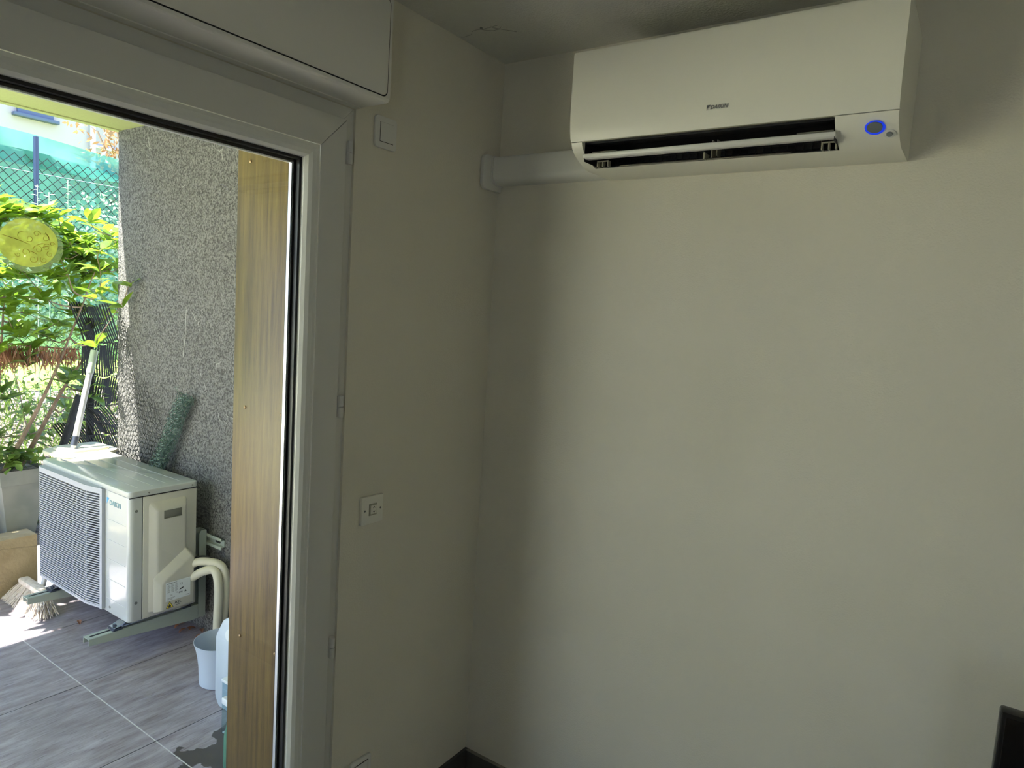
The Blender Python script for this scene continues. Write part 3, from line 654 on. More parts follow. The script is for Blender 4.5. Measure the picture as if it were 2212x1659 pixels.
# side: seam, service cover with step, handle recess
q = MB(); q.box(UX1 - .001, UX1 + .0006, -.3635, -.3610, .197, .766); q.box(UX1 - .001, UX1 + .0036, -.42, -.10, .7655, .7675); q.build('panel_gap', M['seam'], t)
q = MB(); q.box(UX1 - .001, UX1 + .0025, -.3585, -.108, .197, .764, .001); q.build('side_panel', M['unitside'], t)
SXo = UX1 + .0025
def bulge(outer, inner, h, nm, m):
    q = MB(); n = len(outer); V = [(SXo - .0005, y, z) for y, z in outer] + [(SXo + h, y, z) for y, z in inner]
    q.add(V, [(i, (i + 1) % n, n + (i + 1) % n, n + i) for i in range(n)] + [tuple(range(n, 2 * n))], False)
    o = q.build(nm, m, t)
    bb_ = bmesh.new(); bb_.from_mesh(o.data)
    bmesh.ops.bevel(bb_, geom=[e for e in bb_.edges if e.calc_face_angle(0) > .2 and not e.is_boundary], offset=.008, segments=4, affect='EDGES', profile=.5)
    for f in bb_.faces: f.smooth = True
    bb_.to_mesh(o.data); bb_.free(); o.data.set_sharp_from_angle(angle=math.radians(60)); return o
outer = [(-.335, .215), (-.335, .722), (-.325, .735), (-.165, .735), (-.156, .722), (-.156, .500), (-.128, .445), (-.128, .215)]
cv = bulge(outer, [(-.300, .222), (-.306, .692), (-.300, .698), (-.178, .698), (-.172, .692), (-.172, .49), (-.150, .440), (-.150, .222)], .022, 'service_cover', M['unitside'])
# lower, deeper step of the cover
outer2 = [(-.326, .216), (-.326, .380), (-.300, .405), (-.172, .497), (-.1295, .455), (-.1285, .216)]
inner2 = [(-.292, .222), (-.292, .345), (-.280, .362), (-.150, .452), (-.138, .440), (-.138, .222)]
q = MB(); V = [(SXo + .020, y, z) for y, z in outer2] + [(SXo + .042, y, z) for y, z in inner2]; n = 6
q.add(V, [(i, (i + 1) % n, n + (i + 1) % n, n + i) for i in range(n)] + [tuple(range(n, 2 * n)), tuple(range(n))[::-1]])
o = q.build('cover_step', M['unitside'], t)
bb_ = bmesh.new(); bb_.from_mesh(o.data); bmesh.ops.bevel(bb_, geom=bb_.edges[:], offset=.006, segments=3, affect='EDGES', profile=.5)
for f in bb_.faces: f.smooth = True
bb_.to_mesh(o.data); bb_.free(); o.data.set_sharp_from_angle(angle=math.radians(60))
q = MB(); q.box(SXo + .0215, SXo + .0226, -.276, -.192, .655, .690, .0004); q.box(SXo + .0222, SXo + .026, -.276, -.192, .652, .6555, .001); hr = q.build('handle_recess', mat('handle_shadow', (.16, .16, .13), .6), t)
SL = SXo + .0425
q = MB(); q.box(SL - .0006, SL + .0002, -.276, -.158, .263, .352); lb = q.build('rating_label', M['lab'], t)
def stext(s, sz, y, z, m=M['ink'], nm='lettering', par=lb, dep=.0002, sx=1.0, bold=0): text(s, sz, m, frame_mtx((SL + .0003, y, z), (0, 1, 0), (0, 0, 1)), nm, par, dep, sx, 0, bold)
stext('DAIKIN EUROPE N.V.', .0052, -.271, .3435, bold=.00012)
stext('CE', .0095, -.256, .2845); stext('R32', .0110, -.214, .2865, bold=.0004)
q = MB()
for i in range(9):
    for k in range(3): 
        ww = rnd.uniform(.008, .015); q.box(SL + .0002, SL + .0005, -.268 + k * .018, -.268 + k * .018 + ww, .3365 - i * .0042, .3375 - i * .0042)
for i in range(3): q.box(SL + .0002, SL + .0005, -.268, -.232 - i * .006, .2765 - i * .004, .2775 - i * .004)
q.box(SL + .0002, SL + .0005, -.206, -.196, .334, .3348); q.box(SL + .0002, SL + .0005, -.206, -.196, .3262, .327); q.box(SL + .0002, SL + .0005, -.206, -.2052, .3262, .3348); q.box(SL + .0002, SL + .0005, -.1968, -.196, .3262, .3348)
q.prism([(-.208, .309), (-.190, .314), (-.194, .306), (-.212, .303)], 0, SL + .0002, SL + .0005)
for s_ in (0,):
    q.prism([(-.187, .287), (-.1815, .297), (-.176, .287)], 0, SL + .0002, SL + .0005)
q.box(SL + .0002, SL + .0005, -.180, -.162, .2705, .2717); q.box(SL + .0002, SL + .0005, -.224, -.222, .292, .298)
q.build('printed_marks', M['ink'], lb)
def tri(cy, cz, s_, x, m, nm, par):
    q = MB(); q.prism([(cy - s_, cz - s_ * .75), (cy, cz + s_ * 1.0), (cy + s_, cz - s_ * .75)], 0, x, x + .0004); return q.build(nm, m, par)
ws = tri(-.257, .2425, .0185, SL - .0002, M['ink'], 'warning_sign', t); tri(-.257, .2422, .0150, SL + .0003, M['yellow'], 'yellow_field', ws)
q = MB(); q.prism([(-.2620, .2335), (-.2635, .239), (-.2600, .2435), (-.2590, .250), (-.2545, .244), (-.2510, .240), (-.2525, .2335)], 0, SL + .0008, SL + .0011); q.box(SL + .0008, SL + .0011, -.264, -.250, .2318, .2330); q.build('flame_symbol', M['ink'], ws)
text('A2L', .020, M['ink'], frame_mtx((SL + .0002, -.234, .242), (0, 1, 0), (0, 0, 1)), 'lettering', t, .0002)
q = MB(); q.box(SL, SL + .0004, -.228, -.208, .2345, .236); q.build('printed_line', M['ink'], t)
for (y, z_) in ((-.388, .705), (-.388, .281)):
    q = MB(); q.cyl((UX1 - .002, y, z_), (UX1 + .0015, y, z_), .0065, n=20); q.cyl((UX1, y, z_), (UX1 + .003, y, z_), .003, n=12); q.build('screw', M['logo'], t)
for (y, z_) in ((-.335, .781), (-.130, .781)):
    q = MB(); q.cyl((UX1, y, z_), (UX1 + .006, y, z_), .0035, n=12); q.build('screw', M['logo'], t)
q = MB(); q.cyl((-1.770, UY0 - .002, .222), (-1.770, UY0, .222), .006, n=16); q.build('screw', M['logo'], t)
# front logo
tri_logo((-1.798, UY0 - .0006, .716), (1, 0, 0), (0, 0, 1), .028, M['blue'], 'logo_mark', t)
text('DAIKIN', .031, M['logo2'], frame_mtx((-1.775, UY0 - .0006, .7065), (1, 0, 0), (0, 0, 1)), 'logo_lettering', t, .0004, 1.0, 0, .0006)
# feet
for xa in (-1.649, -2.274):
    for y in (-.455, -.075 - .06):
        q = MB(); q.box(xa - .030, xa + .030, y - .022, y + .022, .1695, .178, .004); q.cyl((xa, y - .002, .178), (xa, y - .002, .190), .008, n=6); fb = q.build('foot_bolt', M['bolt'], t)
    q = MB(); q.box(xa - .024, xa + .024, -.47, -.10, .1785, .1825); q.prism([(-.47, .1785), (-.44, .1785), (-.421, .1945), (-.424, .1965)], 0, xa - .024, xa + .024); q.build('foot', M['steel'], t)

# ------------------------------------------------------------------ insulated pipes
t = thing('insulated_pipes', 'two cream insulated refrigerant pipes and black cable looping behind the condenser to the floor', 'pipes', (-1.5, -.06, 0))
def smooth_path(P, n=6):
    P = [Vector(p) for p in P]; out = []
    for i in range(len(P) - 1):
        p0 = P[max(i - 1, 0)]; p1 = P[i]; p2 = P[i + 1]; p3 = P[min(i + 2, len(P) - 1)]
        for k in range(n):
            u = k / n; out.append(.5 * ((2 * p1) + (-p0 + p2) * u + (2 * p0 - 5 * p1 + 4 * p2 - p3) * u * u + (-p0 + 3 * p1 - 3 * p2 + p3) * u ** 3))
    out.append(P[-1]); return out
q = MB(); q.tube(smooth_path([(-1.595, -.150, .385), (-1.55, -.125, .415), (-1.51, -.095, .418), (-1.47, -.062, .405), (-1.452, -.045, .36), (-1.452, -.040, .26), (-1.462, -.040, .14), (-1.470, -.040, .02), (-1.470, -.040, .002)]), .019, 14); q.build('pipe', M['pipe'], t)
q = MB(); q.tube(smooth_path([(-1.590, -.150, .322), (-1.55, -.135, .352), (-1.51, -.118, .378), (-1.475, -.09, .385), (-1.452, -.082, .345), (-1.450, -.078, .25), (-1.458, -.076, .14), (-1.462, -.075, .02), (-1.462, -.075, .002)]), .020, 14); q.build('pipe', M['pipe'], t)
q = MB(); q.tube(smooth_path([(-1.598, -.130, .410), (-1.57, -.10, .425), (-1.53, -.07, .42), (-1.49, -.05, .39), (-1.490, -.042, .30), (-1.500, -.04, .16), (-1.505, -.04, .02), (-1.505, -.04, .002)]), .009, 10); q.build('cable', M['cable'], t)
q = MB(); q.cyl((-1.50, -.118, .360), (-1.505, -.085, .435), .006, n=8); q.build('tie', M['pipe'], t)

# ------------------------------------------------------------------ bin, jerrycan and bits beside the board
t = thing('waste_bin', 'round pale plastic waste bin standing on the terrace under the condenser pipes', 'bin', (-1.19, -.232, 0))
q = MB(); q.lathe([(.0, .004), (.078, .0), (.083, .004), (.084, .03), (.086, .08), (.092, .13), (.101, .170), (.107, .187), (.1075, .190), (.105, .190), (.099, .170), (.090, .13), (.083, .08), (.080, .012), (.0, .010)], (-1.19, -.232, 0), 56); q.build('body', M['bin'], t)
t = thing('jerrycan', 'white translucent plastic jerrycan standing between the bin and the wooden board', 'jerrycan', (-.90, -.27, 0))
q = MB(); q.prism([(-1.045, .04), (-1.02, .0), (-.80, .0), (-.775, .03), (-.775, .31), (-.80, .37), (-.845, .405), (-.945, .405), (-.995, .38), (-1.045, .30)], 1, -.35, -.18, .012); q.build('body', M['jerry'], t)
q = MB(); q.cyl((-.915, -.350, .345), (-.912, -.372, .349), .024, n=24); q.build('cap', M['cap'], t)
q = MB(); q.tube([(-.93, -.26, .39), (-.92, -.26, .425), (-.86, -.26, .425), (-.85, -.26, .39)], .012, 10); q.build('handle', M['jerry'], t)
t = thing('clear_plastic_box', 'clear plastic box leaning by the jerrycan, half hidden by the wooden board', 'box', (-.82, -.40, 0))
q = MB(); 
for a in ((-.850, -.73, -.440, -.4385, 0.001, .22), (-.850, -.73, -.3615, -.360, .001, .22), (-.850, -.8485, -.4385, -.3615, .001, .22), (-.7315, -.73, -.4385, -.3615, .001, .22)): q.box(*a)
q.build('walls', M['clear'], t)
q = MB(); q.box(-.853, -.727, -.443, -.357, .210, .2215, .002); q.build('lid', M['cap'], t)
q = MB(); q.box(-.848, -.732, -.437, -.363, .0015, .004); q.build('bottom', M['cap'], t)
q = MB(); q.box(-.848, -.732, -.437, -.363, .135, .140); q.build('shelf', M['cap'], t)
q = MB(); q.lathe([(0, .0045), (.022, .0045), (.024, .02), (.024, .10), (.010, .12), (0, .12)], (-.80, -.40, 0), 20)
tag(q.build('small_green_bottle', M['greenb']), 'small green bottle standing inside the clear plastic box', 'bottle')
t = thing('spray_bottle', 'thin green bottle with white nozzle beside the foot of the wooden board', 'bottle', (-.66, -.53, 0))
q = MB(); q.lathe([(0, 0), (.022, 0), (.024, .01), (.023, .12), (.012, .17), (.010, .20), (0, .20)], (-.655, -.53, 0), 20); q.build('body', mat('bottle_glass_green', (.10, .24, .16), .2), t)
q = MB(); q.cyl((-.655, -.53, .20), (-.655, -.53, .225), .013, n=14); q.box(-.70, -.64, -.54, -.52, .222, .248, .005); q.build('nozzle', M['cap'], t)

# dead leaves on the terrace floor
for i, (x, y, lab_) in enumerate(((-1.80, -.055, 'brown dead leaf on the tiles at the foot of the terrace wall, nearest the bracket'), (-1.72, -.06, 'curled brown dead leaf on the tiles by the wall, middle one'), (-1.64, -.05, 'brown dead leaf on the tiles by the wall, nearest the pipes'), (-2.19, -.36, 'pale dead leaf on the sunlit tiles below the condenser'))):
    q = MB()
    for k in range(3):
        a = rnd.uniform(0, 6.28); q.leaf(Vector((x + rnd.uniform(-.02, .02), y + rnd.uniform(-.012, .012), .006)), Vector((math.cos(a), math.sin(a), .15)), Vector((0, 0, 1)), .05, .02, .5, .3)
        if i == 3: break
    tag(q.build('dead_leaf', M['dry']), lab_, 'leaf', 'dead leaves on the terrace tiles')

# cobwebs on the stucco
q = MB()
for (x, z_) in ((-1.75, 1.55), (-1.6, 1.35), (-1.72, 1.25), (-1.55, 1.12), (-1.95, 2.2), (-1.6, 2.35), (-2.2, 2.4)):
    wisp(q, (x, -.020, z_), rnd.uniform(.05, .12), ((1, 0, 0), (0, 0, 1)), 2, .0004)
q.tube([(-1.86, -.02, 1.60), (-1.865, -.02, 1.48), (-1.885, -.02, 1.36)], .0006, 4)
tag(q.build('cobwebs', M['cobw']), 'thin white cobwebs clinging to the grey terrace wall', 'cobweb', kind='stuff')

# ------------------------------------------------------------------ chicken wire and roll
def hexnet(fn, u0, u1, v0, v1, a=.018, jit=.15, keep=None):
    S = []; dx = a * math.sqrt(3); dy = a * 1.5; nu = int((u1 - u0) / dx); nv = int((v1 - v0) / dy)
    def J(u, v):
        r_ = random.Random(int(round(u * 2000)) * 7919 + int(round(v * 2000))); return fn(u + r_.uniform(-1, 1) * a * jit, v + r_.uniform(-1, 1) * a * jit)
    for j in range(nv):
        for i in range(nu):
            u = u0 + i * dx + (dx / 2 if j % 2 else 0); v = v0 + j * dy
            if keep and not keep(u, v): continue
            A = (u, v - a / 2); B = (u + dx / 2, v - a); C = (u + dx, v - a / 2); 
            S.append((J(u, v + a / 2), J(u, v - a / 2))); S.append((J(*A), J(*B))); S.append((J(*B), J(*C)))
    return S
q = MB()
def wallmesh(u, v): return Vector((u, -.022 - .018 * abs(math.sin(u * 9 + v * 5)), v))
q.wires(hexnet(wallmesh, -2.54, -1.98, .60, 1.62, .017, .3, lambda u, v: v < 1.62 - (u + 2.54) * 1.25 and v < 1.3 + .1 * math.sin(u * 20) + max(0, -2.35 - u) * 2.0), .0016)
def gapmesh(u, v): return Vector((-2.80 + .03 * math.sin(u * 7), u, v))
q.wires(hexnet(gapmesh, -.27, -.02, .70, 1.55, .022, .2), .0008)
for _ in range(10):
    P = [Vector((-2.1 + rnd.uniform(-.15, .1), -.03, 1.1 + rnd.uniform(-.05, .08)))]
    for i in range(6): P.append(P[-1] + Vector((rnd.uniform(.01, .05), rnd.uniform(-.02, .01), rnd.uniform(-.025, .02))))
    q.tube(P, .0008, 4)
tag(q.build('chicken_wire', M['wire']), 'loose dark chicken wire netting across the garden edge and the terrace wall', 'wire netting')
q = MB(); S = []
A_ = Vector((-1.800, -.058, 1.160)); B_ = Vector((-2.05, -.085, .70)); L_ = (B_ - A_).length; dz_ = (B_ - A_).normalized(); ux = dz_.orthogonal().normalized(); uy = dz_.cross(ux)
for lay in range(4):
    R_ = .040 - lay * .008
    def rollf(u, v, R_=R_): 
        an = u / R_; rr_ = R_ * (1 + .12 * math.sin(3 * an + v * 20)); return A_ + dz_ * v + ux * rr_ * math.cos(an) + uy * rr_ * math.sin(an) * .8
    S += hexnet(rollf, 0, 2 * math.pi * R_, 0, L_, .015, .5)
q.wires(S, .0015)
for _ in range(7):
    P = [A_ + rv(.03)]; 
    for i in range(8): P.append(P[-1] + Vector((rnd.uniform(-.018, .018), rnd.uniform(-.008, .006), rnd.uniform(-.005, .02) if i < 4 else rnd.uniform(-.02, .004))))
    q.tube(P, .001, 4)
tag(q.build('wire_mesh_roll', M['mesh']), 'rolled up green wire mesh leaning on the terrace wall behind the condenser', 'wire roll')

# ------------------------------------------------------------------ broom, box, planter edge
t = thing('broom', 'outdoor broom with grey telescopic pole and pale straw bristles standing behind the condenser', 'broom', (-2.52, -.43, 0))
P0 = Vector((-2.530, -.40, .10)); P1 = Vector((-2.635, -.098, 1.335)); D_ = P1 - P0
q = MB(); q.tube([P0, P0 + D_ * .60], .0125, 14); q.tube([P0 + D_ * .60, P0 + D_ * .93], .0155, 14); q.build('pole', M['pole'], t)
q = MB(); q.tube([P0 + D_ * .90, P0 + D_], .019, 14); q.build('pole_end', mat('pale_green_cap', (.42, .50, .42), .5), t)
q = MB(); q.tube([P0 + D_ * .585, P0 + D_ * .625], .0175, 14); q.build('twist_lock', M['bolt'], t)
q = MB(); 
HC = Vector((-2.555, -.43, .115)); 
q.box(-2.70, -2.42, -.455, -.405, .085, .115, .01); q.build('head', M['bristle'], t)
q = MB()
for _ in range(1300):
    u = rnd.uniform(-1, 1); a = Vector((-2.56 + u * .135, -.43 + rnd.uniform(-.02, .02), .09)); e = Vector((-2.53 + u * .20 + rnd.uniform(-.03, .03), -.455 + rnd.uniform(-.07, .05), .004 + rnd.uniform(0, .012)))
    m_ = (a + e) / 2 + Vector((0, 0, .008)) + rv(.006); q.wires([(a, m_), (m_, e)], .0011)
q.build('bristles', M['bristle'], t, kind='stuff')
t = thing('plastic_storage_box', 'cream plastic box with rounded lid showing behind the condenser top', 'box', (-2.72, -.17, 0))
q = MB(); q.prism(rpoly(-2.745, -2.565, -.26, -.02, .03, 5), 2, .0, .755, .004); q.build('body', M['cream'], t)
q = MB(); q.prism(rpoly(-2.755, -2.500, -.33, -.016, .06, 6), 2, .772, .792, .008); q.prism(rpoly(-2.72, -2.53, -.29, -.05, .05, 6), 2, .79, .806, .006); q.build('lid', M['cream'], t)

# ================================================================== GARDEN
gw = struct(MB().box(-2.90, -2.762, -2.6, -.335, -.1, .315, .006).build('garden_wall', M['gwall']))
def gz(x):    # ground height away from the house
    x = -x
    if x < 3.3: return .25
    if x < 5.0: return .25 + (x - 3.3) / 1.7 * .72
    return .97 + (x - 5.0) * .03
q = MB(); XSg = [-2.76, -3.3, -3.7, -4.1, -4.5, -4.75]; V = []; n = 40
for x in XSg:
    for k in range(n): y = -2.55 + 8 * k / (n - 1); V.append((x, y, gz(x) + rnd.uniform(-.02, .02)))
q.add(V, [(i * n + k, i * n + k + 1, (i + 1) * n + k + 1, (i + 1) * n + k) for i in range(len(XSg) - 1) for k in range(n - 1)], True)
struct(q.build('ground_soil', M['soil']))
q = MB(); XSg = [-4.7, -5.5, -8, -12, -30]; V = []; n = 30
for x in XSg:
    for k in range(n): y = -2.58 + 22 * k / (n - 1); V.append((x, y, gz(x) + rnd.uniform(-.01, .01)))
q.add(V, [(i * n + k, i * n + k + 1, (i + 1) * n + k + 1, (i + 1) * n + k) for i in range(len(XSg) - 1) for k in range(n - 1)], True)
struct(q.build('ground_lawn', M['lawn']))

# grey tapered planter with a small plant
t = thing('square_planter', 'tall grey tapered square planter at the garden edge left of the condenser', 'planter', (-2.98, -.38, .25))
q = MB(); 
def taper(x0, x1, y0, y1, z0, z1, k):
    cx, cy = (x0 + x1) / 2, (y0 + y1) / 2; V = [(x0, y0, z1), (x1, y0, z1), (x1, y1, z1), (x0, y1, z1)]; V += [(cx + (v[0] - cx) * k, cy + (v[1] - cy) * k, z0) for v in V]
    q.add(V, [(4, 5, 6, 7), (0, 1, 5, 4), (1, 2, 6, 5), (2, 3, 7, 6), (3, 0, 4, 7)])
taper(-3.10, -2.88, -.46, -.25, .25, .575, .62); taper(-3.11, -2.87, -.47, -.24, .575, .655, .97); q.build('pot', M['pot'], t)
q = MB(); q.box(-3.09, -2.89, -.45, -.26, .635, .640); q.build('potting_soil', M['soil'], t)
q = MB()
for _ in range(90):
    p = Vector((-2.99 + rnd.gauss(0, .055), -.36 + rnd.gauss(0, .055), .68 + abs(rnd.gauss(0, .05)))); q.leaf(p, rv() + Vector((.3, -.3, .2)), rv(.4) + Vector((0, 0, 1)), .05, .05, .1, .1)
for _ in range(14): q.tube([(-2.99 + rnd.gauss(0, .03), -.36 + rnd.gauss(0, .03), .64), (-2.99 + rnd.gauss(0, .05), -.36 + rnd.gauss(0, .05), .72)], .0018, 4)
tag(q.build('geranium_plant', M['leafg']), 'small bright green plant growing in the grey square planter', 'plant')

# big-leaved laurel bush in the sun
def stems(q, tips, base, r=.012):
    """every twig starts at the nearest branch or twig end that is already there"""
    nodes = list(base); todo = sorted(tips, key=lambda v: min((v - n_).length for n_ in base))
    for tp in todo:
        b0 = min(nodes, key=lambda n_: (n_ - tp).length + (.3 if n_.z > tp.z + .05 else 0))
        m1 = b0.lerp(tp, .5) + rv(.02) + Vector((0, 0, -.02)); P = smooth_path([b0, m1, tp], 4)
        r0 = r if b0 in base else r * .6
        q.tube(P, [r0 * (1 - .6 * i / (len(P) - 1)) for i in range(len(P))], 6, False); nodes.append(tp)
t = thing('laurel_bush', 'big laurel bush with broad yellow green sunlit leaves at the garden edge', 'bush', (-3.15, -.6, .25))
wq = MB(); lq = MB(); ldq = MB()
trunks = []
for (x, y, tx, ty, tz) in ((-3.15, -.75, -3.1, -.55, 1.55), (-3.05, -.50, -3.1, -.36, 1.6), (-3.1, -.30, -3.05, -.95, 1.5), (-3.05, -.55, -2.95, .10, 1.42), (-3.2, -1.1, -3.2, -1.1, 1.6), (-3.0, -.62, -2.92, -.02, 1.62)):
    P = smooth_path([(x, y, .22), (x + rnd.uniform(-.03, .03), y * .6 + ty * .4, .7), ((x + tx) / 2, y * .3 + ty * .7, 1.1), (tx, ty, tz)], 6)
    wq.tube(P, [.019 - .015 * i / (len(P) - 1) for i in range(len(P))], 8); trunks += P[8:]
tips = []
while len(tips) < 215:
    p = Vector((rnd.uniform(-3.55, -2.85), rnd.uniform(-1.35, .24), rnd.uniform(1.25, 2.12)))
    ymax = 2.20 - max(0, p.y + .30) * .42 - (.0 if p.x > -3.4 else .1)
    if p.z > ymax or (p.y > .05 and p.z < 1.45): continue
    if p.z < 1.55 and rnd.random() < .5: continue
    tips.append(p)
for _ in range(26): tips.append(Vector((rnd.uniform(-3.3, -2.9), rnd.uniform(-.9, .12), rnd.uniform(.75, 1.2))))
for _ in range(30): tips.append(Vector((rnd.uniform(-2.74, -2.50), rnd.uniform(-1.22, -.82), rnd.uniform(1.7, 2.15))))  # unseen overhang added to shade the condenser
for _ in range(60):
    y_ = rnd.uniform(-.75, .18); tips.append(Vector((rnd.uniform(-3.25, -2.9), y_, 2.14 - max(0, y_ + .3) * .42 - rnd.uniform(0, .28))))
tips += [Vector((-2.36, -.045, 1.72)), Vector((-2.42, -.06, 1.60)), Vector((-2.62, -.08, 1.80)), Vector((-2.66, -.05, 1.90)), Vector((-2.62, -.10, 1.66)), Vector((-2.62, -.10, 1.385))]
stems(wq, tips, trunks, .006)
for tp in tips:
    ax = (Vector((rnd.uniform(-.4, .5), rnd.uniform(-.5, .3), 1))).normalized(); n = rnd.randint(6, 9)
    if tp.x > -2.5: n = 3
    elif tp.x > -2.7: n = 5
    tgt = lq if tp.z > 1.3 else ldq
    for k in range(n):
        a = k * 2.4 + rnd.uniform(-.3, .3); el = rnd.uniform(.1, .9); o_ = ax.orthogonal().normalized(); o2 = ax.cross(o_)
        d = (o_ * math.cos(a) + o2 * math.sin(a)) + ax * el
        if tp.x > -2.75: d.y -= .6
        tgt.leaf(tp - ax * rnd.uniform(0, .05), d, ax + rv(.3), rnd.uniform(.09, .145), rnd.uniform(.040, .062), rnd.uniform(.1, .35), rnd.uniform(.05, .3))
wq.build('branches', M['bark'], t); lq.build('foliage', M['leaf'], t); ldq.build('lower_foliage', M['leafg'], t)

# dried conifer sprig hanging in the bush
q = MB()
for _ in range(420):
    u = rnd.random(); p = Vector((-2.98 + rnd.uniform(-.05, .05), -.46 + .42 * u, 1.33 - .02 * u + rnd.uniform(-.05, .03))); d = Vector((rnd.uniform(-.2, .2), rnd.uniform(-.4, .4), -1))
    q.leaf4(p, d, rv(), rnd.uniform(.04, .15) * (1 - .4 * u), .010)
q.tube([(-2.98, -.50, 1.36), (-2.98, -.25, 1.33), (-2.98, -.03, 1.31)], .004, 6)
tag(q.build('dried_branch', M['dry']), 'reddish brown dried drooping branch under the laurel leaves', 'branch')

# torn dark reed screen, plank
t = thing('torn_reed_screen', 'torn dark slatted privacy screen standing at the end of the terrace wall', 'screen', (-2.95, .06, .25))
q = MB()
def slats(y0, y1, z0, z1, lean, gap=.0125, curve=0.0):
    n = int((y1 - y0) / gap)
    for i in range(n):
        y = y0 + i * gap; P = []
        for k in range(4):
            u = k / 3; P.append(Vector((-2.93 + .01 * math.sin(i * .7 + k), y + lean * u + curve * u * u + rnd.uniform(-.001, .001), z0 + (z1 - z0) * u + .012 * math.sin(i * .5))))
        for k in range(3):
            a, b2 = P[k], P[k + 1]; w2 = .0044; q.add([a + Vector((0, -w2, 0)), a + Vector((0, w2, 0)), b2 + Vector((0, w2, 0)), b2 + Vector((0, -w2, 0)), a + Vector((-.003, -w2, 0)), a + Vector((-.003, w2, 0)), b2 + Vector((-.003, w2, 0)), b2 + Vector((-.003, -w2, 0))], [(0, 1, 2, 3), (4, 5, 6, 7), (0, 1, 5, 4), (2, 3, 7, 6), (1, 2, 6, 5), (0, 3, 7, 4)])
slats(-.02, .20, 1.36, 1.58, -.08); slats(-.03, .20, 1.16, 1.35, -.03, .012, .03); slats(-.04, .20, .98, 1.15, .02, .012); slats(.03, .22, .80, .97, -.06, .012, -.04)
slats(-.05, .12, .60, .88, -.09, .013, -.05); slats(.06, .24, .60, .80, -.07, .013)
for z_ in (1.355, 1.155, .975, .80): q.box(-2.935, -2.929, -.04, .21, z_ - .003, z_ + .003)
q.build('slats', M['screen'], t)
q = MB(); q.box(-2.96, -2.94, .0, .035, .25, 1.50); q.build('stake', M['screen'], t)
q = MB(); q.tube([(-2.95, -.06, .91), (-2.93, .08, .87), (-2.92, .22, .80)], .006, 6); q.build('torn_edge', M['screen'], t)
q = MB(); mt = Matrix.Translation((-2.9, -.12, .86)) @ Matrix.Rotation(math.radians(-17), 4, 'X')
q.box(-.012, .012, -.018, .018, -.42, .20, .001, mtx=mt); tag(q.build('black_plank', M['plank']), 'narrow black plank leaning in the garden beside the torn screen', 'plank')

# leafy undergrowth behind the bush
q = MB()
for _ in range(5200):
    x = rnd.uniform(-4.9, -3.5); y = rnd.uniform(-1.6, 1.9); h = rnd.uniform(.0, .5) if rnd.random() < .75 else rnd.uniform(.3, .85)
    if abs((y - .40) - (-3.9 - x) * -.38) < .17 and h > .25: h *= .3
    d = rv() + Vector((0, 0, .5)); q.leaf4(Vector((x, y, gz(x) + h)), d, rv() + Vector((0, 0, 1)), rnd.uniform(.03, .075), rnd.uniform(.012, .03))
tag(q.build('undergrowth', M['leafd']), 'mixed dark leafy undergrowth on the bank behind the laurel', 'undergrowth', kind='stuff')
q = MB()
for _ in range(2600):
    x = rnd.uniform(-4.6, -3.0); y = rnd.uniform(-1.2, 1.4); d = Vector((rnd.uniform(-.6, .6), rnd.uniform(-.6, .6), 1)); q.leaf4(Vector((x, y, gz(x))), d, rv(), rnd.uniform(.08, .24), .010)
tag(q.build('tall_grass', M['leafg']), 'long green grass tufts on the bank below the laurel', 'grass', kind='stuff')
q = MB()
for _ in range(1500):
    x = rnd.uniform(-3.35, -2.92); y = rnd.uniform(-1.3, .3); q.leaf4(Vector((x, y, .262 + rnd.uniform(0, .02))), rv() * Vector((1, 1, .2)) + Vector((.01, 0, 0)), Vector((0, 0, 1)) + rv(.4), rnd.uniform(.02, .05), rnd.uniform(.01, .02))
tag(q.build('leaf_litter', mat('leaf_litter_brown', (.12, .08, .06), .8, var=(.42, .32, .26), vscale=25)), 'brown dry leaf litter on the soil behind the low garden wall', 'leaves', kind='stuff')
q = MB()
for (x, y, h) in ((-3.9, -.05, .9), (-3.95, .15, .8)):
    pass
SH = ((-4.3, .263), (-4.3, .338), (-4.3, .463))
for i in range(120):
    k = i // 40; c = SH[k]; z_ = 1.6 + (i % 40) / 40 * (.79, .75, .86)[k]; q.leaf(Vector((c[0], c[1], z_)), Vector((math.cos(i * 2.4), math.sin(i * 2.4), .3)), Vector((0, 0, 1)), .045, .022)
for c, h in zip(SH, (.79, .75, .86)): q.tube([(c[0], c[1], gz(-4.3)), (c[0], c[1], 1.6 + h)], .004, 5)
tag(q.build('upright_shoots', M['ivy']), 'thin upright leafy shoots rising behind the laurel top', 'plant')

# fence with green shade net
t = thing('garden_fence', 'green net covered chain link garden fence behind the laurel bush', 'fence', (-6.03, .8, 1.0))
q = MB(); ny, nz = 60, 16; V = []
for j in range(nz + 1):
    for i in range(ny + 1):
        y = -4 + 10 * i / ny; z_ = 1.0 + (2.86 + .045 * math.sin(y * 1.9 + .4) - 1.0) * j / nz; V.append((-6.04 + .03 * math.sin(y * 5 + j * .6) + .012 * math.sin(y * 23 + j), y, z_))
q.add(V, [(j * (ny + 1) + i, j * (ny + 1) + i + 1, (j + 1) * (ny + 1) + i + 1, (j + 1) * (ny + 1) + i) for j in range(nz) for i in range(ny)], True); q.build('shade_net', M['net'], t)
q = MB(); V = []; ny = 60
for j in range(5):
    for i in range(ny + 1):
        y = -4 + 10 * i / ny; V.append((-6.0 + .03 * math.sin(y * 4 + j), y, 2.80 - .05 * math.sin(y * 1.3) + (.25 + .045 * math.sin(y * 1.9 + .4)) * j / 4))
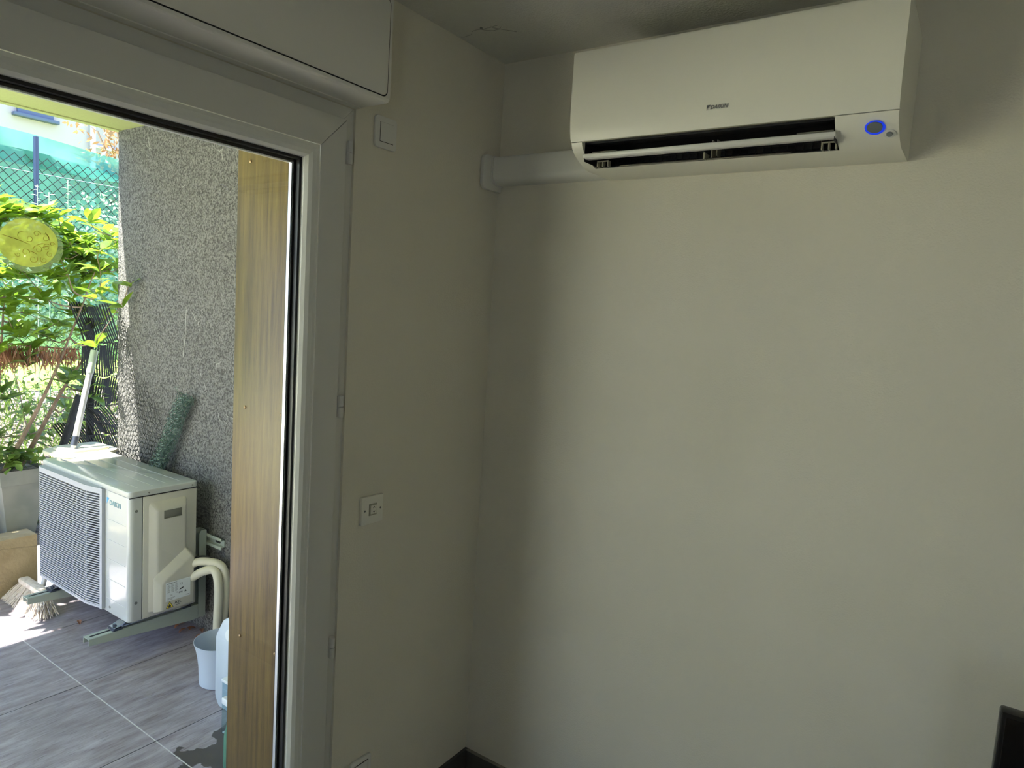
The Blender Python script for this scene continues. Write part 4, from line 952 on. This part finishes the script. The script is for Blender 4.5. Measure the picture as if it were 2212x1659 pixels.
q.add(V, [(j * (ny + 1) + i, j * (ny + 1) + i + 1, (j + 1) * (ny + 1) + i + 1, (j + 1) * (ny + 1) + i) for j in range(4) for i in range(ny)], True); q.build('folded_net_edge', veil_mat('folded_net', (.13, .36, .31), .80, 3.0, .5, dark=(.06, .27, .23)), t)
S1, S2 = [], []; H_ = 1.85; z0 = 1.0; st = .062
k = -2.0 - H_
while k < 3.4:
    ya, yb = k, k + H_ ; S1.append(((-5.955, ya, z0), (-5.955, yb, z0 + H_))); S2.append(((-5.950, yb, z0), (-5.950, ya, z0 + H_))); k += st * 1.414
q = MB(); q.wires(S1 + S2, .0036); q.build('chain_link', M['wire'], t)
q = MB(); q.wires([((-5.94, -3, z_), (-5.94, 5, z_ + .0)) for z_ in (2.70, 2.22)], .0022); q.wires([((-5.945, 1.0 + i * .088, 1.9 + .04 * i), (-5.945, 1.0 + i * .088 + .9, 2.8 + .0 * i)) for i in range(0)], .001); q.build('tension_wire', M['cap'], t)
for y in (-1.2, .872, 2.95):
    q = MB(); q.cyl((-5.92, y, .95), (-5.92, y, 3.02), .022, n=12); q.build('post', M['post'], t)
q = MB()
for _ in range(7000):
    y = rnd.uniform(.55, 2.8); top_ = 1.75 + .95 * min(1, max(0, (y - .55) / .9)) + .12 * math.sin(y * 11); top_ = min(top_, 2.62 + .08 * math.sin(y * 13)); z_ = rnd.uniform(1.2, top_)
    if rnd.random() < .45 * (z_ > top_ - .35): continue
    q.leaf4(Vector((-5.86 + rnd.uniform(-.05, .12), y, z_)), rv(), Vector((1, -.4, .6)) + rv(.7), rnd.uniform(.03, .055), rnd.uniform(.022, .038))
tag(q.build('climbing_ivy', M['ivy']), 'pale small leaved ivy climbing the green fence', 'ivy', kind='stuff')

# white building beyond
t = thing('neighbour_building', 'pale rendered apartment building beyond the green fence', 'building', (-14.5, 2, 1))
q = MB(); q.box(-20, -14, -8, 4.90, .9, 9.0); q.build('wall', M['bldg'], t)
q = MB(); q.box(-20, -14.6, 4.90, 6.4, .9, 9.0); q.build('recessed_wall', M['bldg'], t)
q = MB(); q.box(-14.0, -13.93, 3.62, 4.22, 4.86, 6.3); sh = q.build('window_shutter', M['shut'], t)
q = MB(); q.box(-14.0, -13.86, 3.54, 4.30, 4.80, 4.86, .005); q.build('window_sill', M['shut'], t)
q = MB(); q.cyl((-13.93, 4.93, 1), (-13.93, 4.93, 9), .05, n=14); q.build('drainpipe', M['winf'], t)
q = MB(); q.box(-14.60, -14.54, 5.20, 5.26, 4.1, 5.6); q.box(-14.60, -14.54, 5.26, 6.0, 4.65, 4.70); q.box(-14.60, -14.54, 5.26, 6.0, 4.36, 4.40); q.build('balcony_rail', M['winf'], t)
q = MB(); q.box(-14.58, -14.56, 5.26, 6.0, 4.10, 4.36); q.build('balcony_panel', M['shut'], t)

# tree beyond the fence
t = thing('brown_leaved_tree', 'tree with orange brown leaves showing between building and terrace wall', 'tree', (-10, 3.9, 1))
q = MB(); q.tube([(-10, 3.95, 1.0), (-10, 3.85, 2.6), (-10, 3.7, 4.2)], [.09, .07, .03], 8)
for _ in range(16): q.tube([(-10, 3.8, rnd.uniform(2.8, 4.0)), (-10 + rnd.uniform(-.5, .5), 3.7 + rnd.uniform(-.6, .7), rnd.uniform(3.6, 4.6))], .014, 5)
q.build('trunk', M['bark'], t)
q = MB()
for _ in range(1500):
    p = Vector((-10 + rnd.gauss(0, .35), 3.85 + rnd.gauss(0, .33), 3.9 + rnd.gauss(0, .45))); q.leaf4(p, rv() + Vector((0, 0, -.3)), rv(), rnd.uniform(.08, .15), rnd.uniform(.03, .05))
q.build('foliage', M['autumn'], t)
